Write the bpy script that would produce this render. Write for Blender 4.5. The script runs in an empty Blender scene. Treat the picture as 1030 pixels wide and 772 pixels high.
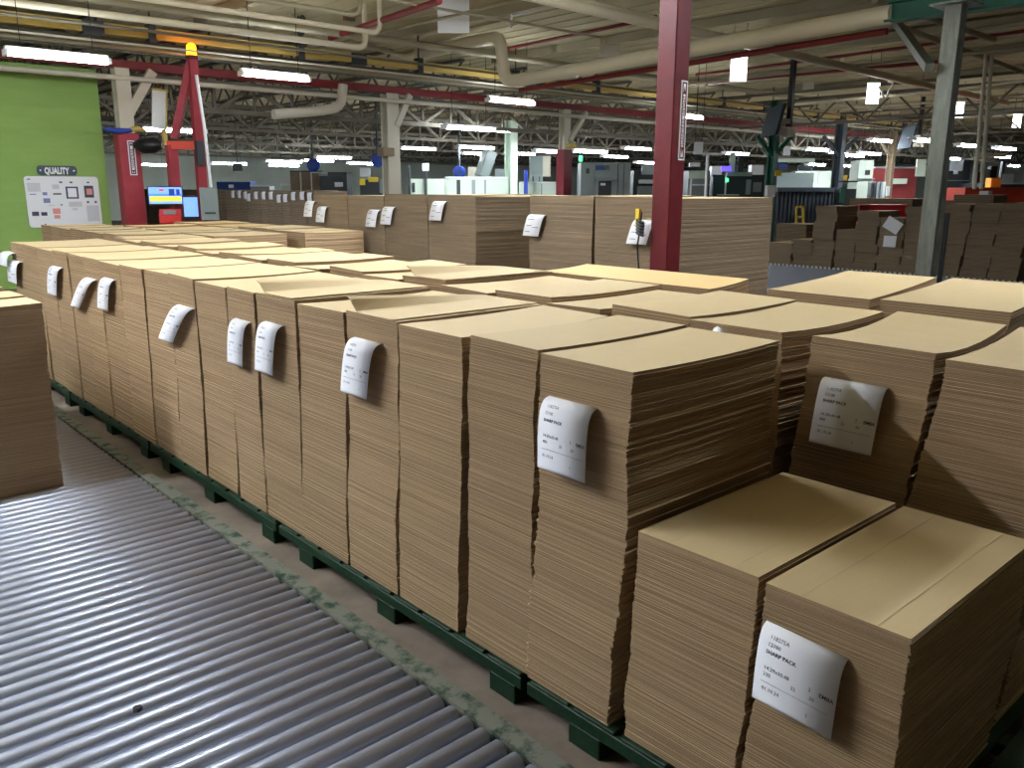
import bpy, math, random
from mathutils import Vector, Matrix

SC = bpy.context.scene
COL = SC.collection
rnd = random.Random(7)

# ------------------------------------------------------------------ camera
F_PX = 841.45
CAM = Vector((-1.543, -1.281, 1.5485))
YAW, PIT, ROL = math.radians(41.915), math.radians(13.152), math.radians(-0.185)
fw = Vector((math.sin(YAW)*math.cos(PIT), math.cos(YAW)*math.cos(PIT), -math.sin(PIT)))
rt0 = Vector((math.cos(YAW), -math.sin(YAW), 0)); dn0 = fw.cross(rt0)
rt = rt0*math.cos(ROL) + dn0*math.sin(ROL); dn = -rt0*math.sin(ROL) + dn0*math.cos(ROL)
cd = bpy.data.cameras.new('camera'); cam = bpy.data.objects.new('camera', cd); COL.objects.link(cam)
cd.sensor_width = 36.0; cd.sensor_fit = 'HORIZONTAL'; cd.lens = F_PX/1030*36; cd.clip_start = 0.05; cd.clip_end = 300
m3 = Matrix((rt, -dn, -fw)).transposed()
cam.matrix_world = Matrix.Translation(CAM) @ m3.to_4x4()
SC.camera = cam


def at(px, py, **k):
    """world point on the plane x=, y= or z= (or at depth d=) seen at a photo pixel: used to read off where things stand"""
    d = rt*((px-515)/F_PX) + dn*((py-386)/F_PX) + fw
    (a, v), = k.items()
    if a == 'd': return CAM + d*v
    i = 'xyz'.index(a)
    return CAM + d*((v-CAM[i])/d[i])


# ------------------------------------------------------------------ materials
def lin(c):
    r = []
    for v in c:
        v = v/255.0
        r.append(v/12.92 if v <= 0.04045 else ((v+0.055)/1.055)**2.4)
    return (*r, 1.0)


class NT:
    def __init__(s, name):
        s.m = bpy.data.materials.new(name); s.m.use_nodes = True
        s.t = s.m.node_tree; s.b = s.t.nodes['Principled BSDF']

    def n(s, typ, **k):
        o = s.t.nodes.new(typ)
        for a, v in k.items():
            if a.startswith('i_'): o.inputs[a[2:].replace('_', ' ')].default_value = v
            else: setattr(o, a, v)
        return o

    def l(s, a, b): s.t.links.new(a, b)


def flat(name, rgb, rough=0.6, metal=0.0, var=0.12, scale=6.0, spec=0.4, stretch=None, emit=None):
    """paint / metal / plastic with a little procedural unevenness"""
    N = NT(name)
    co = N.n('ShaderNodeTexCoord')
    mp = N.n('ShaderNodeMapping')
    if stretch: mp.inputs['Scale'].default_value = stretch
    N.l(co.outputs['Object'], mp.inputs['Vector'])
    nz = N.n('ShaderNodeTexNoise'); nz.inputs['Scale'].default_value = scale; nz.inputs['Detail'].default_value = 3
    N.l(mp.outputs[0], nz.inputs['Vector'])
    mx = N.n('ShaderNodeMix', data_type='RGBA')
    c = lin(rgb)
    mx.inputs[6].default_value = tuple(max(0, v*(1-var)) for v in c[:3])+(1,)
    mx.inputs[7].default_value = tuple(min(1, v*(1+var)) for v in c[:3])+(1,)
    N.l(nz.outputs['Fac'], mx.inputs[0]); N.l(mx.outputs[2], N.b.inputs['Base Color'])
    N.b.inputs['Roughness'].default_value = rough; N.b.inputs['Metallic'].default_value = metal
    N.b.inputs['Specular IOR Level'].default_value = spec
    if emit:
        N.b.inputs['Emission Color'].default_value = lin(emit[0]); N.b.inputs['Emission Strength'].default_value = emit[1]
    return N.m


def kraft_top(name, rgb, var=0.10):
    N = NT(name)
    co = N.n('ShaderNodeTexCoord')
    mp = N.n('ShaderNodeMapping'); mp.inputs['Scale'].default_value = (1.5, 30, 30)
    N.l(co.outputs['Object'], mp.inputs['Vector'])
    a = N.n('ShaderNodeTexNoise'); a.inputs['Scale'].default_value = 5; a.inputs['Detail'].default_value = 4
    N.l(mp.outputs[0], a.inputs['Vector'])
    b = N.n('ShaderNodeTexNoise'); b.inputs['Scale'].default_value = 2.2; b.inputs['Detail'].default_value = 2
    N.l(co.outputs['Object'], b.inputs['Vector'])
    ad = N.n('ShaderNodeMath', operation='ADD'); N.l(a.outputs['Fac'], ad.inputs[0]); N.l(b.outputs['Fac'], ad.inputs[1])
    mu = N.n('ShaderNodeMath', operation='MULTIPLY'); mu.inputs[1].default_value = 0.5; N.l(ad.outputs[0], mu.inputs[0])
    oi = N.n('ShaderNodeObjectInfo')
    rm = N.n('ShaderNodeMapRange'); rm.inputs['To Min'].default_value = 0.93; rm.inputs['To Max'].default_value = 1.07
    N.l(oi.outputs['Random'], rm.inputs['Value'])
    mx = N.n('ShaderNodeMix', data_type='RGBA'); c = lin(rgb)
    mx.inputs[6].default_value = tuple(v*(1-var) for v in c[:3])+(1,)
    mx.inputs[7].default_value = tuple(v*(1+var) for v in c[:3])+(1,)
    N.l(mu.outputs[0], mx.inputs[0])
    ml = N.n('ShaderNodeMix', data_type='RGBA', blend_type='MULTIPLY'); ml.inputs[0].default_value = 1
    N.l(mx.outputs[2], ml.inputs[6]); N.l(rm.outputs[0], ml.inputs[7])
    N.l(ml.outputs[2], N.b.inputs['Base Color'])
    N.b.inputs['Roughness'].default_value = 0.75; N.b.inputs['Specular IOR Level'].default_value = 0.25
    return N.m


def kraft_edge(name, rgb, fine=170.0, var=0.22):
    """the cut edges of hundreds of sheets: fine horizontal streaks, broken up along their length"""
    N = NT(name)
    co = N.n('ShaderNodeTexCoord')
    mp = N.n('ShaderNodeMapping'); mp.inputs['Scale'].default_value = (1.6, 1.6, fine)
    N.l(co.outputs['Object'], mp.inputs['Vector'])
    a = N.n('ShaderNodeTexNoise'); a.inputs['Scale'].default_value = 1.0; a.inputs['Detail'].default_value = 3; a.inputs['Roughness'].default_value = 0.7
    N.l(mp.outputs[0], a.inputs['Vector'])
    mp2 = N.n('ShaderNodeMapping'); mp2.inputs['Scale'].default_value = (1.0, 1.0, 14)
    N.l(co.outputs['Object'], mp2.inputs['Vector'])
    b = N.n('ShaderNodeTexNoise'); b.inputs['Scale'].default_value = 1.3; b.inputs['Detail'].default_value = 2
    N.l(mp2.outputs[0], b.inputs['Vector'])
    g = N.n('ShaderNodeTexNoise'); g.inputs['Scale'].default_value = 420; g.inputs['Detail'].default_value = 1
    N.l(co.outputs['Object'], g.inputs['Vector'])
    r1 = N.n('ShaderNodeMapRange'); r1.inputs['From Min'].default_value = 0.3; r1.inputs['From Max'].default_value = 0.7
    r1.inputs['To Min'].default_value = 1-var; r1.inputs['To Max'].default_value = 1+var*0.6
    N.l(a.outputs['Fac'], r1.inputs['Value'])
    r2 = N.n('ShaderNodeMapRange'); r2.inputs['From Min'].default_value = 0.3; r2.inputs['From Max'].default_value = 0.7
    r2.inputs['To Min'].default_value = 0.93; r2.inputs['To Max'].default_value = 1.06
    N.l(b.outputs['Fac'], r2.inputs['Value'])
    r3 = N.n('ShaderNodeMapRange'); r3.inputs['From Min'].default_value = 0.3; r3.inputs['From Max'].default_value = 0.7
    r3.inputs['To Min'].default_value = 0.85; r3.inputs['To Max'].default_value = 1.12
    N.l(g.outputs['Fac'], r3.inputs['Value'])
    oi = N.n('ShaderNodeObjectInfo')
    r4 = N.n('ShaderNodeMapRange'); r4.inputs['To Min'].default_value = 0.93; r4.inputs['To Max'].default_value = 1.06
    N.l(oi.outputs['Random'], r4.inputs['Value'])
    m1 = N.n('ShaderNodeMath', operation='MULTIPLY'); N.l(r1.outputs[0], m1.inputs[0]); N.l(r2.outputs[0], m1.inputs[1])
    m2 = N.n('ShaderNodeMath', operation='MULTIPLY'); N.l(m1.outputs[0], m2.inputs[0]); N.l(r3.outputs[0], m2.inputs[1])
    m3_ = N.n('ShaderNodeMath', operation='MULTIPLY'); N.l(m2.outputs[0], m3_.inputs[0]); N.l(r4.outputs[0], m3_.inputs[1])
    ml = N.n('ShaderNodeMix', data_type='RGBA', blend_type='MULTIPLY'); ml.inputs[0].default_value = 1
    ml.inputs[6].default_value = lin(rgb); N.l(m3_.outputs[0], ml.inputs[7])
    N.l(ml.outputs[2], N.b.inputs['Base Color'])
    N.b.inputs['Roughness'].default_value = 0.9; N.b.inputs['Specular IOR Level'].default_value = 0.1
    bp = N.n('ShaderNodeBump'); bp.inputs['Strength'].default_value = 0.35; bp.inputs['Distance'].default_value = 0.002
    N.l(a.outputs['Fac'], bp.inputs['Height']); N.l(bp.outputs[0], N.b.inputs['Normal'])
    return N.m


def two_tone(name, ca, cb, scale, lo, hi, rough=0.8, stretch=(1, 1, 1), metal=0.0):
    N = NT(name)
    co = N.n('ShaderNodeTexCoord'); mp = N.n('ShaderNodeMapping'); mp.inputs['Scale'].default_value = stretch
    N.l(co.outputs['Object'], mp.inputs['Vector'])
    nz = N.n('ShaderNodeTexNoise'); nz.inputs['Scale'].default_value = scale; nz.inputs['Detail'].default_value = 5; nz.inputs['Roughness'].default_value = 0.65
    N.l(mp.outputs[0], nz.inputs['Vector'])
    mr = N.n('ShaderNodeMapRange'); mr.inputs['From Min'].default_value = lo; mr.inputs['From Max'].default_value = hi
    N.l(nz.outputs['Fac'], mr.inputs['Value'])
    mx = N.n('ShaderNodeMix', data_type='RGBA'); mx.inputs[6].default_value = lin(ca); mx.inputs[7].default_value = lin(cb)
    N.l(mr.outputs[0], mx.inputs[0]); N.l(mx.outputs[2], N.b.inputs['Base Color'])
    N.b.inputs['Roughness'].default_value = rough; N.b.inputs['Metallic'].default_value = metal
    N.b.inputs['Specular IOR Level'].default_value = 0.3
    return N.m


def light_mat(name, rgb, s):
    N = NT(name)
    N.b.inputs['Base Color'].default_value = lin(rgb)
    N.b.inputs['Emission Color'].default_value = lin(rgb); N.b.inputs['Emission Strength'].default_value = s
    return N.m


M = {}
M['liner'] = kraft_top('kraft_liner', (196, 174, 134))
M['liner_warm'] = kraft_top('kraft_liner_warm', (218, 186, 130))
M['edge'] = kraft_edge('corrugated_edge', (154, 128, 100))
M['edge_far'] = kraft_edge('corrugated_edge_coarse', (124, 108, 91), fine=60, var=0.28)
M['paper'] = flat('white_paper', (238, 238, 244), 0.7, var=0.02)
M['ink'] = flat('black_print', (52, 52, 58), 0.7, var=0.02)
M['ink_grey'] = flat('grey_print', (150, 150, 155), 0.7, var=0.02)
M['green_wood'] = two_tone('green_painted_wood', (18, 44, 28), (28, 62, 40), 9, 0.35, 0.7, 0.55, (1, 6, 6))
M['frame_green'] = two_tone('dusty_green_steel', (30, 62, 46), (116, 118, 108), 14, 0.36, 0.52, 0.7)
M['roller'] = flat('zinc_roller', (176, 183, 202), 0.38, 0.55, 0.12, 3.0, stretch=(0.5, 6, 6))
M['shaft'] = flat('dark_steel', (48, 50, 54), 0.5, 0.6)
M['floor'] = two_tone('worn_concrete', (112, 100, 90), (140, 128, 116), 3.0, 0.35, 0.7, 0.85)
M['deck'] = two_tone('cream_roof_deck', (176, 166, 130), (188, 178, 144), 0.8, 0.35, 0.65, 0.85, (1, 0.3, 1))
M['joist'] = flat('cream_joist_paint', (160, 152, 126), 0.7, var=0.15, scale=2)
M['joist_dark'] = flat('dusty_truss_paint', (104, 99, 86), 0.75, var=0.2, scale=2)
M['white_steel'] = flat('white_steel_paint', (196, 190, 172), 0.55, var=0.08, scale=2)
M['white_pipe'] = flat('white_pipe_paint', (222, 212, 186), 0.5, var=0.06, scale=2)
M['post_red'] = two_tone('bright_post_red', (150, 48, 58), (164, 60, 70), 3, 0.35, 0.65, 0.5)
M['red_paint'] = two_tone('red_column_paint', (84, 22, 28), (106, 32, 38), 3, 0.35, 0.65, 0.45)
M['maroon'] = flat('dark_red_pipe', (122, 38, 38), 0.6, var=0.15, scale=2)
M['bright_red'] = flat('bright_red_paint', (206, 40, 36), 0.5)
M['orange_red'] = flat('orange_red_paint', (206, 70, 48), 0.5)
M['yellow_rail'] = flat('yellow_rail_paint', (188, 160, 84), 0.6, var=0.15, scale=1)
M['yellow'] = flat('yellow_paint', (232, 204, 60), 0.5)
M['green_beam'] = flat('teal_green_beam', (28, 92, 72), 0.55)
M['galv'] = two_tone('galvanised_steel', (96, 100, 92), (124, 126, 116), 5, 0.35, 0.65, 0.45, (3, 3, 0.6), 0.35)
M['green_wall'] = two_tone('lime_green_wall', (136, 168, 88), (146, 178, 98), 1.2, 0.35, 0.65, 0.7, (1, 1, 3))
M['pale_wall'] = two_tone('pale_grey_green_wall', (190, 200, 186), (206, 214, 200), 0.6, 0.35, 0.65, 0.8, (1, 1, 0.3))
M['dark_wall'] = flat('dull_wall', (96, 92, 84), 0.85)
M['slate'] = flat('slate_grey_sign', (70, 82, 96), 0.6)
M['white'] = flat('white_enamel', (232, 234, 236), 0.45, var=0.02)
M['grey_box'] = flat('grey_enamel', (128, 138, 136), 0.5, var=0.05)
M['mach_grey'] = flat('machine_grey', (140, 150, 150), 0.5, var=0.08)
M['mach_pale'] = flat('machine_pale_green', (206, 222, 204), 0.5, var=0.05)
M['mach_dark'] = flat('machine_dark', (50, 56, 60), 0.5, var=0.12)
M['blue_dark'] = flat('blue_grey_sheet', (76, 84, 94), 0.5, var=0.08)
M['blue'] = flat('blue_plastic', (36, 66, 160), 0.45)
M['navy'] = flat('navy_sign', (40, 66, 128), 0.5)
M['tv_dark'] = flat('matt_dark_screen', (46, 52, 58), 0.9, spec=0.1)
M['black'] = flat('black_plastic', (24, 25, 28), 0.4)
M['wood'] = flat('raw_wood', (132, 116, 94), 0.75, var=0.25, scale=8)
M['amber'] = light_mat('amber_beacon', (255, 150, 10), 6.0)
M['orange'] = flat('orange_plastic', (224, 150, 50), 0.5)
M['clear_sheet'] = flat('hazy_plastic_sheet', (186, 202, 200), 0.3, var=0.06)
M['tube'] = light_mat('lamp_tube', (238, 246, 255), 19.0)
M['tube_near'] = light_mat('lamp_tube_near', (238, 246, 255), 105.0)  # strong tubes of the out-of-frame lamps, several of them added as fill
M['tube_far'] = light_mat('lamp_tube_far', (238, 246, 255), 62.0)
M['glow_panel'] = light_mat('lamp_panel', (255, 255, 250), 3.0)
M['screen_blue'] = light_mat('screen_blue', (70, 130, 255), 0.36)
M['screen_pale'] = light_mat('screen_pale', (120, 165, 255), 0.36)
M['screen_yellow'] = light_mat('screen_yellow', (245, 225, 40), 0.33)
M['screen_navy'] = light_mat('screen_navy', (20, 45, 150), 0.24)
M['screen_red'] = light_mat('screen_red', (230, 50, 60), 0.27)
M['screen_violet'] = light_mat('screen_violet', (120, 100, 255), 0.36)
M['led_green'] = light_mat('led_green', (60, 255, 120), 2.0)


# ------------------------------------------------------------------ mesh helper
class MB:
    def __init__(s): s.v, s.f, s.mi, s.sm = [], [], [], []

    def add(s, vs, fs, mi=0, smooth=False):
        o = len(s.v); s.v += [tuple(p) for p in vs]
        for f in fs: s.f.append(tuple(i+o for i in f)); s.mi.append(mi); s.sm.append(smooth)
        return s

    def box(s, a, b, mi=0, ch=0.0):
        x0, y0, z0 = a; x1, y1, z1 = b
        if ch <= 0:
            vs = [(x0, y0, z0), (x1, y0, z0), (x1, y1, z0), (x0, y1, z0), (x0, y0, z1), (x1, y0, z1), (x1, y1, z1), (x0, y1, z1)]
            return s.add(vs, [(3, 2, 1, 0), (4, 5, 6, 7), (0, 1, 5, 4), (1, 2, 6, 5), (2, 3, 7, 6), (3, 0, 4, 7)], mi)
        c = min(ch, (x1-x0)/2.2, (y1-y0)/2.2, (z1-z0)/2.2)
        r = lambda z, i: [(x0+i, y0, z), (x1-i, y0, z), (x1, y0+i, z), (x1, y1-i, z), (x1-i, y1, z), (x0+i, y1, z), (x0, y1-i, z), (x0, y0+i, z)]
        ins = lambda z: [(x0+c, y0+c, z), (x1-c, y0+c, z), (x1-c, y0+c, z), (x1-c, y1-c, z), (x1-c, y1-c, z), (x0+c, y1-c, z), (x0+c, y1-c, z), (x0+c, y0+c, z)]
        v = r(z0+c, c)+r(z1-c, c)
        v += [(x0+c, y0+c, z0), (x1-c, y0+c, z0), (x1-c, y1-c, z0), (x0+c, y1-c, z0), (x0+c, y0+c, z1), (x1-c, y0+c, z1), (x1-c, y1-c, z1), (x0+c, y1-c, z1)]
        fs = [(i, (i+1) % 8, 8+(i+1) % 8, 8+i) for i in range(8)]
        fs += [(19, 18, 17, 16), (20, 21, 22, 23)]
        fs += [(16, 17, 1, 0), (17, 2, 1), (17, 18, 3, 2), (18, 4, 3), (18, 19, 5, 4), (19, 6, 5), (19, 16, 7, 6), (16, 0, 7)]
        fs += [(8, 9, 21, 20), (9, 10, 21), (10, 11, 22, 21), (11, 12, 22), (12, 13, 23, 22), (13, 14, 23), (14, 15, 20, 23), (15, 8, 20)]
        return s.add(v, fs, mi)

    def bar(s, p, q, w, h=None, mi=0, up=(0, 0, 1)):
        p, q = Vector(p), Vector(q); h = h or w
        d = (q-p).normalized(); u = Vector(up)
        if abs(d.dot(u)) > 0.98: u = Vector((1, 0, 0))
        a = d.cross(u).normalized()*(w/2); b = a.cross(d).normalized()*(h/2)
        vs = [p-a-b, p+a-b, p+a+b, p-a+b, q-a-b, q+a-b, q+a+b, q-a+b]
        return s.add(vs, [(0, 1, 2, 3), (7, 6, 5, 4), (4, 5, 1, 0), (5, 6, 2, 1), (6, 7, 3, 2), (7, 4, 0, 3)], mi)

    def tube(s, pts, r, n=10, mi=0, cap=True):
        pts = [Vector(p) for p in pts]; rs = r if isinstance(r, (list, tuple)) else [r]*len(pts)
        rings = []; prev = None
        for i, p in enumerate(pts):
            t = (pts[min(i+1, len(pts)-1)]-pts[max(i-1, 0)]).normalized()
            if prev is None:
                u = Vector((0, 0, 1)) if abs(t.z) < 0.9 else Vector((1, 0, 0))
                a = t.cross(u).normalized()
            else:
                a = (prev-t*prev.dot(t)).normalized()
            prev = a; b = t.cross(a)
            rings.append([p+(a*math.cos(2*math.pi*k/n)+b*math.sin(2*math.pi*k/n))*rs[i] for k in range(n)])
        vs = [v for r_ in rings for v in r_]
        fs = [(i*n+k, i*n+(k+1) % n, (i+1)*n+(k+1) % n, (i+1)*n+k) for i in range(len(pts)-1) for k in range(n)]
        s.add(vs, fs, mi, True)
        if cap:
            s.add(rings[0], [tuple(range(n-1, -1, -1))], mi); s.add(rings[-1], [tuple(range(n))], mi)
        return s

    def prism(s, poly, z0, z1, mi=0):
        n = len(poly)
        vs = [(x, y, z0) for x, y in poly]+[(x, y, z1) for x, y in poly]
        return s.add(vs, [tuple(range(n-1, -1, -1)), tuple(range(n, 2*n))]+[(i, (i+1) % n, n+(i+1) % n, n+i) for i in range(n)], mi)

    def build(s, name, mats, parent=None, loc=None, label=None):
        me = bpy.data.meshes.new(name)
        o0 = Vector(loc) if loc is not None else Vector((0, 0, 0))
        me.from_pydata([tuple(Vector(v)-o0) for v in s.v], [], s.f)
        for m in (mats if isinstance(mats, (list, tuple)) else [mats]): me.materials.append(M[m])
        me.polygons.foreach_set('material_index', s.mi); me.polygons.foreach_set('use_smooth', s.sm)
        me.update()
        o = bpy.data.objects.new(name, me); COL.objects.link(o)
        if parent is not None:
            o.parent = parent; o.location = o0 - parent.location
        else:
            o.location = o0
        if label: o['label'] = label
        return o


def tag(o, label, cat, group=None, kind='thing'):
    o['label'] = label; o['category'] = cat; o['kind'] = kind
    if group: o['group'] = group
    return o


def thing(name, label, cat, loc, group=None):
    o = bpy.data.objects.new(name, None); COL.objects.link(o); o.location = loc; o.empty_display_size = 0.1
    return tag(o, label, cat, group)


def struct(o): o['kind'] = 'structure'; return o


def copy_tree(o, parent=None):
    c = o.copy(); COL.objects.link(c); c.parent = parent
    for ch in list(o.children): copy_tree(ch, c)
    return c


_font = {}


def text_geo(txt, size, bold=0):
    """flat triangles of a line of lettering, origin at its lower left"""
    if (txt, size, bold) in _font: return _font[(txt, size, bold)]
    cu = bpy.data.curves.new('lettering', 'FONT'); cu.body = txt; cu.size = size; cu.resolution_u = 2; cu.offset = 0.012*bold*size
    ob = bpy.data.objects.new('lettering', cu); COL.objects.link(ob)
    dg = bpy.context.evaluated_depsgraph_get(); me = bpy.data.meshes.new_from_object(ob.evaluated_get(dg))
    vs = [(v.co.x, v.co.y) for v in me.vertices]; fs = [tuple(p.vertices) for p in me.polygons]
    bpy.data.objects.remove(ob); bpy.data.curves.remove(cu); bpy.data.meshes.remove(me)
    _font[(txt, size, bold)] = (vs, fs)
    return vs, fs


def put_text(mb, txt, size, org, ux, uy, mi, align='l', bold=0):
    vs, fs = text_geo(txt, size, bold)
    if not vs: return
    w = max(v[0] for v in vs)
    off = {'l': 0, 'c': -w/2, 'r': -w}[align]
    org, ux, uy = Vector(org), Vector(ux), Vector(uy)
    mb.add([org+ux*(v[0]+off)+uy*v[1] for v in vs], fs, mi)


# ------------------------------------------------------------------ cardboard stacks
def stack_mesh(mb, x0, x1, yr, yl, z0, z1, layers, seed, lean=0.0, jx=0.0014, jy=0.002, bundle=0, bj=0.006,
               bow=(0, 0, 0, 0), seg=(5, 3), twist=0.0, bulge=0.0, slump=None, dish=0.006):
    """one pile of sheets as a single skin: every sheet is a pair of rings, each a little out of line with the next.
    yr/yl are the right (-Y) and left (+Y) sides, bow lifts the four corners (x0yr, x1yr, x1yl, x0yl)"""
    R = random.Random(seed)
    nx, ny = seg
    ring = [(i/nx, 0) for i in range(nx)]+[(1, j/ny) for j in range(ny)]+[(1-i/nx, 1) for i in range(nx)]+[(0, 1-j/ny) for j in range(ny)]
    n = len(ring)
    vs = []; fs = []; mi = []
    offx = offy = slx = sly = 0.0; bx = by = 0.0
    H = z1-z0
    wob = [R.uniform(0, 6.28) for _ in range(4)]

    def pos(u, v, t, dx, dy):
        e = t**3
        zz = z0+H*t
        b = (bow[0]*(1-u)*(1-v)+bow[1]*u*(1-v)+bow[2]*u*v+bow[3]*(1-u)*v)*e
        sag = -dish*4*u*(1-u)*e
        x = x0+(x1-x0)*u; y = yr+(yl-yr)*v
        tw = twist*t
        y += tw*(u-0.5)
        lx = slump(t)[0] if slump else 0; ly = slump(t)[1] if slump else 0
        return (x+dx+lx, y+dy+lean*(1-t)+ly, zz+b+sag)

    for k in range(layers):
        if bundle and k % bundle == 0:
            bx, by = R.gauss(0, bj*0.6), R.gauss(0, bj)
        slx = 0.97*slx+R.gauss(0, jx*0.25); sly = 0.97*sly+R.gauss(0, jy*0.25)
        offx = slx+R.gauss(0, jx*0.4); offy = sly+R.gauss(0, jy*0.45)
        if R.random() < 0.04: offy += R.choice((-1, 1))*jy*1.6
        t0, t1 = k/layers, (k+1)/layers
        wy = bulge*0.7*math.sin(6*t0+wob[0])+bulge*0.25*math.sin(15*t0+wob[1])
        wx = 0.4*bulge*math.sin(5*t0+wob[2])
        gap = 0.10/layers
        for t in (t0, t1-gap if k < layers-1 else t1):
            for (u, v) in ring: vs.append(pos(u, v, t, offx+bx+wx, offy+by+wy))
    last = (offx+bx+wx, offy+by+wy)
    nr = 2*layers
    for i in range(nr-1):
        for k in range(n):
            fs.append((i*n+k, i*n+(k+1) % n, (i+1)*n+(k+1) % n, (i+1)*n+k)); mi.append(1 if i % 2 == 0 else 0)
    base = (nr-1)*n
    # top face as a grid so that it can bow
    gid = {}
    for k, (u, v) in enumerate(ring): gid[(round(u*nx), round(v*ny))] = base+k
    for i in range(1, nx):
        for j in range(1, ny):
            gid[(i, j)] = len(vs); vs.append(pos(i/nx, j/ny, 1.0, *last))
    for i in range(nx):
        for j in range(ny):
            fs.append((gid[(i, j)], gid[(i+1, j)], gid[(i+1, j+1)], gid[(i, j+1)])); mi.append(0)
    fs.append(tuple(range(n-1, -1, -1))); mi.append(0)
    o = len(mb.v); mb.v += vs
    for f, m_ in zip(fs, mi): mb.f.append(tuple(i+o for i in f)); mb.mi.append(m_); mb.sm.append(False)


def stack(label, x0, x1, yr, yl, z0, z1, layers, seed, group, mats=('liner', 'edge'), creases=None, **k):
    mb = MB(); stack_mesh(mb, x0, x1, yr, yl, z0, z1, layers, seed, **k)
    if creases:
        for cv in creases:          # scored fold lines pressed along the top sheet
            y = yr+(yl-yr)*cv
            mb.add([(x0+0.004, y-0.0022, z1+0.0004), (x1-0.004, y-0.0022, z1+0.0004), (x1-0.004, y+0.0022, z1+0.0004), (x0+0.004, y+0.0022, z1+0.0004),
                    (x0+0.004, y, z1+0.0009), (x1-0.004, y, z1+0.0009)], [(0, 1, 5, 4), (4, 5, 2, 3), (0, 4, 3), (1, 2, 5)], 0)
    o = mb.build('cardboard_stack', mats, loc=((x0+x1)/2, (yr+yl)/2, z0))
    return tag(o, label, 'cardboard stack', group)


ZP = 0.12
ZT = 1.115
YS = [0.0, 0.335, 0.659, 1.013, 1.352, 1.718, 2.069, 2.356, 2.719, 3.053, 3.435, 3.812, 4.207, 4.54, 4.887, 5.256, 5.666, 6.111, 6.53]
YB = [0.041, 0.366, 0.707, 1.043, 1.399, 1.742, 2.083, 2.386, 2.761, 3.078, 3.47, 3.834, 4.217, 4.532, 4.874, 5.254, 5.66, 6.1, 6.52]
GAP = [0.012, 0.034, 0.02, 0.018, 0.022, 0.012, 0.014, 0.018, 0.01, 0.012, 0.012, 0.012, 0.014, 0.012, 0.012, 0.012, 0.012, 0.012]
DZ = [0.0, 0.006, -0.002, 0.002, -0.006, 0.004, 0.002, -0.002, 0.006, 0.0, 0.004, -0.004, 0.003, 0.0, 0.006, -0.003, 0.002, 0.0]
ORD = ['nearest', 'second', 'third', 'fourth', 'fifth', 'sixth', 'seventh', 'eighth', 'ninth', 'tenth', 'eleventh', 'twelfth', 'thirteenth',
       'fourteenth', 'fifteenth', 'sixteenth', 'seventeenth', 'eighteenth', 'nineteenth', 'twentieth']
tagged = {0: 'square tag', 3: 'curled tag', 5: 'curled tag', 6: 'curled tag', 7: 'slanting tag', 10: 'curled tag', 11: 'slanting tag', 13: 'narrow tag', 17: 'two tags'}
G1 = 'cardboard stacks in the long row beside the roller conveyor'
for i in range(18):
    yr, yl = YS[i], YS[i+1]-GAP[i]
    yrb, ylb = YB[i], YB[i+1]-GAP[i]
    L = 260 if i < 4 else (190 if i < 8 else 120)
    lab = ('tall brown cardboard stack beside the rollers, %s from the near end, %s' %
           (ORD[i], ('with a '+tagged[i] if i in tagged and i != 17 else 'with two tags, farthest' if i == 17 else 'no tag on it')))
    if i == 0: lab = 'tall brown cardboard stack with square tag at the near end of the conveyor-side row'
    x0 = [0.0, 0.004, -0.003, 0.002, 0.0, 0.003, -0.002, 0.004][i % 8]
    stack(lab, x0, x0+0.66, yr, yl, ZP, ZT+DZ[i], L, 100+i, G1, lean=((yrb+ylb)-(yr+yl))/2, dish=0.0 if i in (3, 5) else 0.006,
          jy=0.0042 if i == 0 else 0.0022, bulge=0.008 if i < 8 else 0.006,
          bow=[(0, 0, 0, 0), (0, 0, 0, 0.004), (0, 0, 0.004, 0), (0, 0, 0.003, 0.006), (0.004, 0, 0, 0)][i % 5])

# second row, behind the first: only its tops show
S2 = [(0.075, 0.425, 0.0), (0.445, 0.80, 0.004), (0.815, 1.10, -0.012), (1.115, 1.46, 0.006), (1.475, 1.80, -0.008), (1.82, 2.17, 0.012),
      (2.19, 2.52, -0.006), (2.54, 2.88, 0.004), (2.90, 3.24, -0.012), (3.26, 3.62, 0.006), (3.64, 3.99, -0.004), (4.01, 4.37, 0.004), (4.39, 4.73, -0.010),
      (4.75, 5.10, 0.004), (5.12, 5.50, -0.004), (5.52, 5.90, 0.006), (5.92, 6.28, -0.006), (6.30, 6.66, 0.0)]
G2 = 'cardboard stacks in the second row behind the conveyor-side row'
for i, (yr, yl, dz) in enumerate(S2):
    x0 = 0.80+[0.0, 0.03, -0.02, 0.02, -0.01, 0.03][i % 6]
    stack('cardboard stack in the second row back from the rollers, %s from the near end' % ORD[i] if i else
          'cardboard stack with ragged dark side at the near end of the second row', x0, x0+0.70, yr, yl, ZP, ZT+dz, 200 if i == 0 else 90, 200+i, G2,
          jy=0.0045, bulge=0.008, dish=0.012 if i == 0 else 0.007, bow=[(0, 0, 0, 0), (0, 0, 0.005, 0.008), (0.006, 0, 0, 0)][i % 3])

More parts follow.
